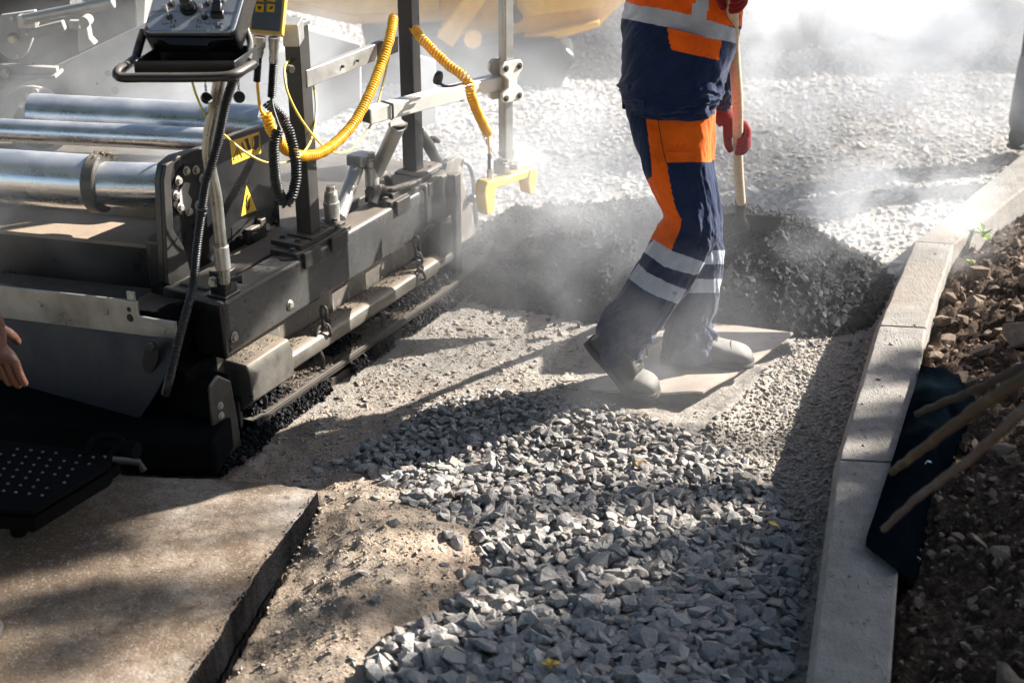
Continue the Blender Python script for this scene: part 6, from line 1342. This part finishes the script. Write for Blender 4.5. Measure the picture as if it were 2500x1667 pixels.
def steam(center, rad, dens, scale=1.6, lo=.42, hi=.68, lab=None, seed=0, sharp=.15, warp=1.0, col=(.93, .95, .98)):
    m = bpy.data.materials.new('steam'); m.use_nodes = True; t = m.node_tree; t.nodes.clear(); N = t.nodes.new; Lk = t.links.new
    out = N('ShaderNodeOutputMaterial'); pv = N('ShaderNodeVolumePrincipled'); Lk(pv.outputs[0], out.inputs['Volume']); pv.inputs['Color'].default_value = (*col, 1); pv.inputs['Anisotropy'].default_value = .1
    tc = N('ShaderNodeTexCoord'); ln = N('ShaderNodeVectorMath'); ln.operation = 'LENGTH'; Lk(tc.outputs['Object'], ln.inputs[0])
    g = N('ShaderNodeNewGeometry'); mp = N('ShaderNodeMapping'); mp.inputs['Location'].default_value = (seed*3.1, seed*1.7, seed*.9); mp.inputs['Scale'].default_value = (1, 1, 1.15); Lk(g.outputs['Position'], mp.inputs[0])
    nz = N('ShaderNodeTexNoise'); nz.inputs['Scale'].default_value = scale; nz.inputs['Detail'].default_value = 5; nz.inputs['Roughness'].default_value = .56; nz.inputs['Distortion'].default_value = .9*warp; Lk(mp.outputs[0], nz.inputs['Vector'])
    r1 = N('ShaderNodeMapRange'); r1.interpolation_type = 'SMOOTHSTEP'; r1.inputs[1].default_value = sharp; r1.inputs[2].default_value = 1; r1.inputs[3].default_value = 1; r1.inputs[4].default_value = 0; Lk(ln.outputs['Value'], r1.inputs[0])
    r2 = N('ShaderNodeMapRange'); r2.interpolation_type = 'SMOOTHSTEP'; r2.inputs[1].default_value = lo; r2.inputs[2].default_value = hi; r2.inputs[3].default_value = .12; r2.inputs[4].default_value = 1; Lk(nz.outputs['Fac'], r2.inputs[0])
    a = N('ShaderNodeMath'); a.operation = 'MULTIPLY'; Lk(r1.outputs[0], a.inputs[0]); Lk(r2.outputs[0], a.inputs[1]); b = N('ShaderNodeMath'); b.operation = 'MULTIPLY'; Lk(a.outputs[0], b.inputs[0]); b.inputs[1].default_value = dens; Lk(b.outputs[0], pv.inputs['Density'])
    mb = MB(); mb.obox((0, 0, 0), (1, 0, 0), (0, 1, 0), (0, 0, 1)); o = mb.build('steam', m, smooth=0); o.location = tuple(center); o.scale = tuple(rad); o['kind'] = 'stuff'; o['category'] = 'steam'; o['label'] = lab
    return o
steam((.16, 4.55, .30), (.75, .45, .45), 1.9, 3.0, .45, .62, 'steam boiling off the asphalt heap left of the worker', 1)
steam((1.42, 4.85, .25), (.46, .40, .34), 3.0, 4.0, .46, .60, 'bright steam plume where the asphalt heap meets the kerb', 2)
steam((1.02, 4.45, .25), (.20, .12, .22), 1.2, 6, .45, .60, 'wisp of steam under the shovel blade', 3)
steam((1.65, 6.5, .45), (1.5, 1.1, .7), 2.8, 2.2, .46, .62, 'billowing white steam right of the worker', 4)
steam((3.0, 8.0, .8), (1.9, 1.3, 1.1), .35, 1.8, .44, .60, 'grey steam drifting across the truck', 5)
steam((-.95, 4.95, .62), (1.25, .6, .5), 1.9, 2.2, .40, .64, 'pale steam hanging over the paver rams and frame', 6)
steam((.0, 5.3, .42), (.85, .6, .5), 1.1, 1.6, .40, .64, 'thin steam behind the paver posts', 7)
steam((.30, 3.85, .22), (.80, .42, .40), .75, 3.2, .42, .62, 'thin haze around the worker\'s boots', 8)
steam((1.0, 7.6, .9), (4.4, 2.3, 1.4), .17, .8, .40, .62, 'even white haze filling the background', 9)
steam((.35, 4.35, .45), (1.7, 1.0, .75), .09, 1.3, .35, .65, 'thin continuous haze between the screed and the kerb', 11)
steam((-1.35, 3.75, .62), (.6, .4, .25), .35, 3.0, .4, .65, 'faint smoke over the big chromed ram', 10)
cam = bpy.data.cameras.new('camera'); co = bpy.data.objects.new('camera', cam); COL.objects.link(co); co.location = (0, 0, CH); co.rotation_euler = (R_(90)-TH, 0, 0)
cam.sensor_width = 36; cam.lens = FPX/2500*36; cam.clip_end = 500; cam.clip_start = .05; cam.dof.use_dof = True; cam.dof.focus_distance = 4.15; cam.dof.aperture_fstop = 3.6
sc.camera = co
sc.view_settings.view_transform = 'Standard'; sc.view_settings.look = 'None'; sc.view_settings.gamma = 1; sc.view_settings.exposure = 1.75
cy = sc.cycles; cy.max_bounces = 6; cy.diffuse_bounces = 3; cy.glossy_bounces = 3; cy.volume_bounces = 2; cy.transmission_bounces = 2; cy.transparent_max_bounces = 8
cy.volume_step_rate = 1.0; cy.volume_max_steps = 128; cy.use_denoising = True; cy.use_adaptive_sampling = True; cy.adaptive_threshold = .03; cy.caustics_reflective = False; cy.caustics_refractive = False; cy.sample_clamp_indirect = 6
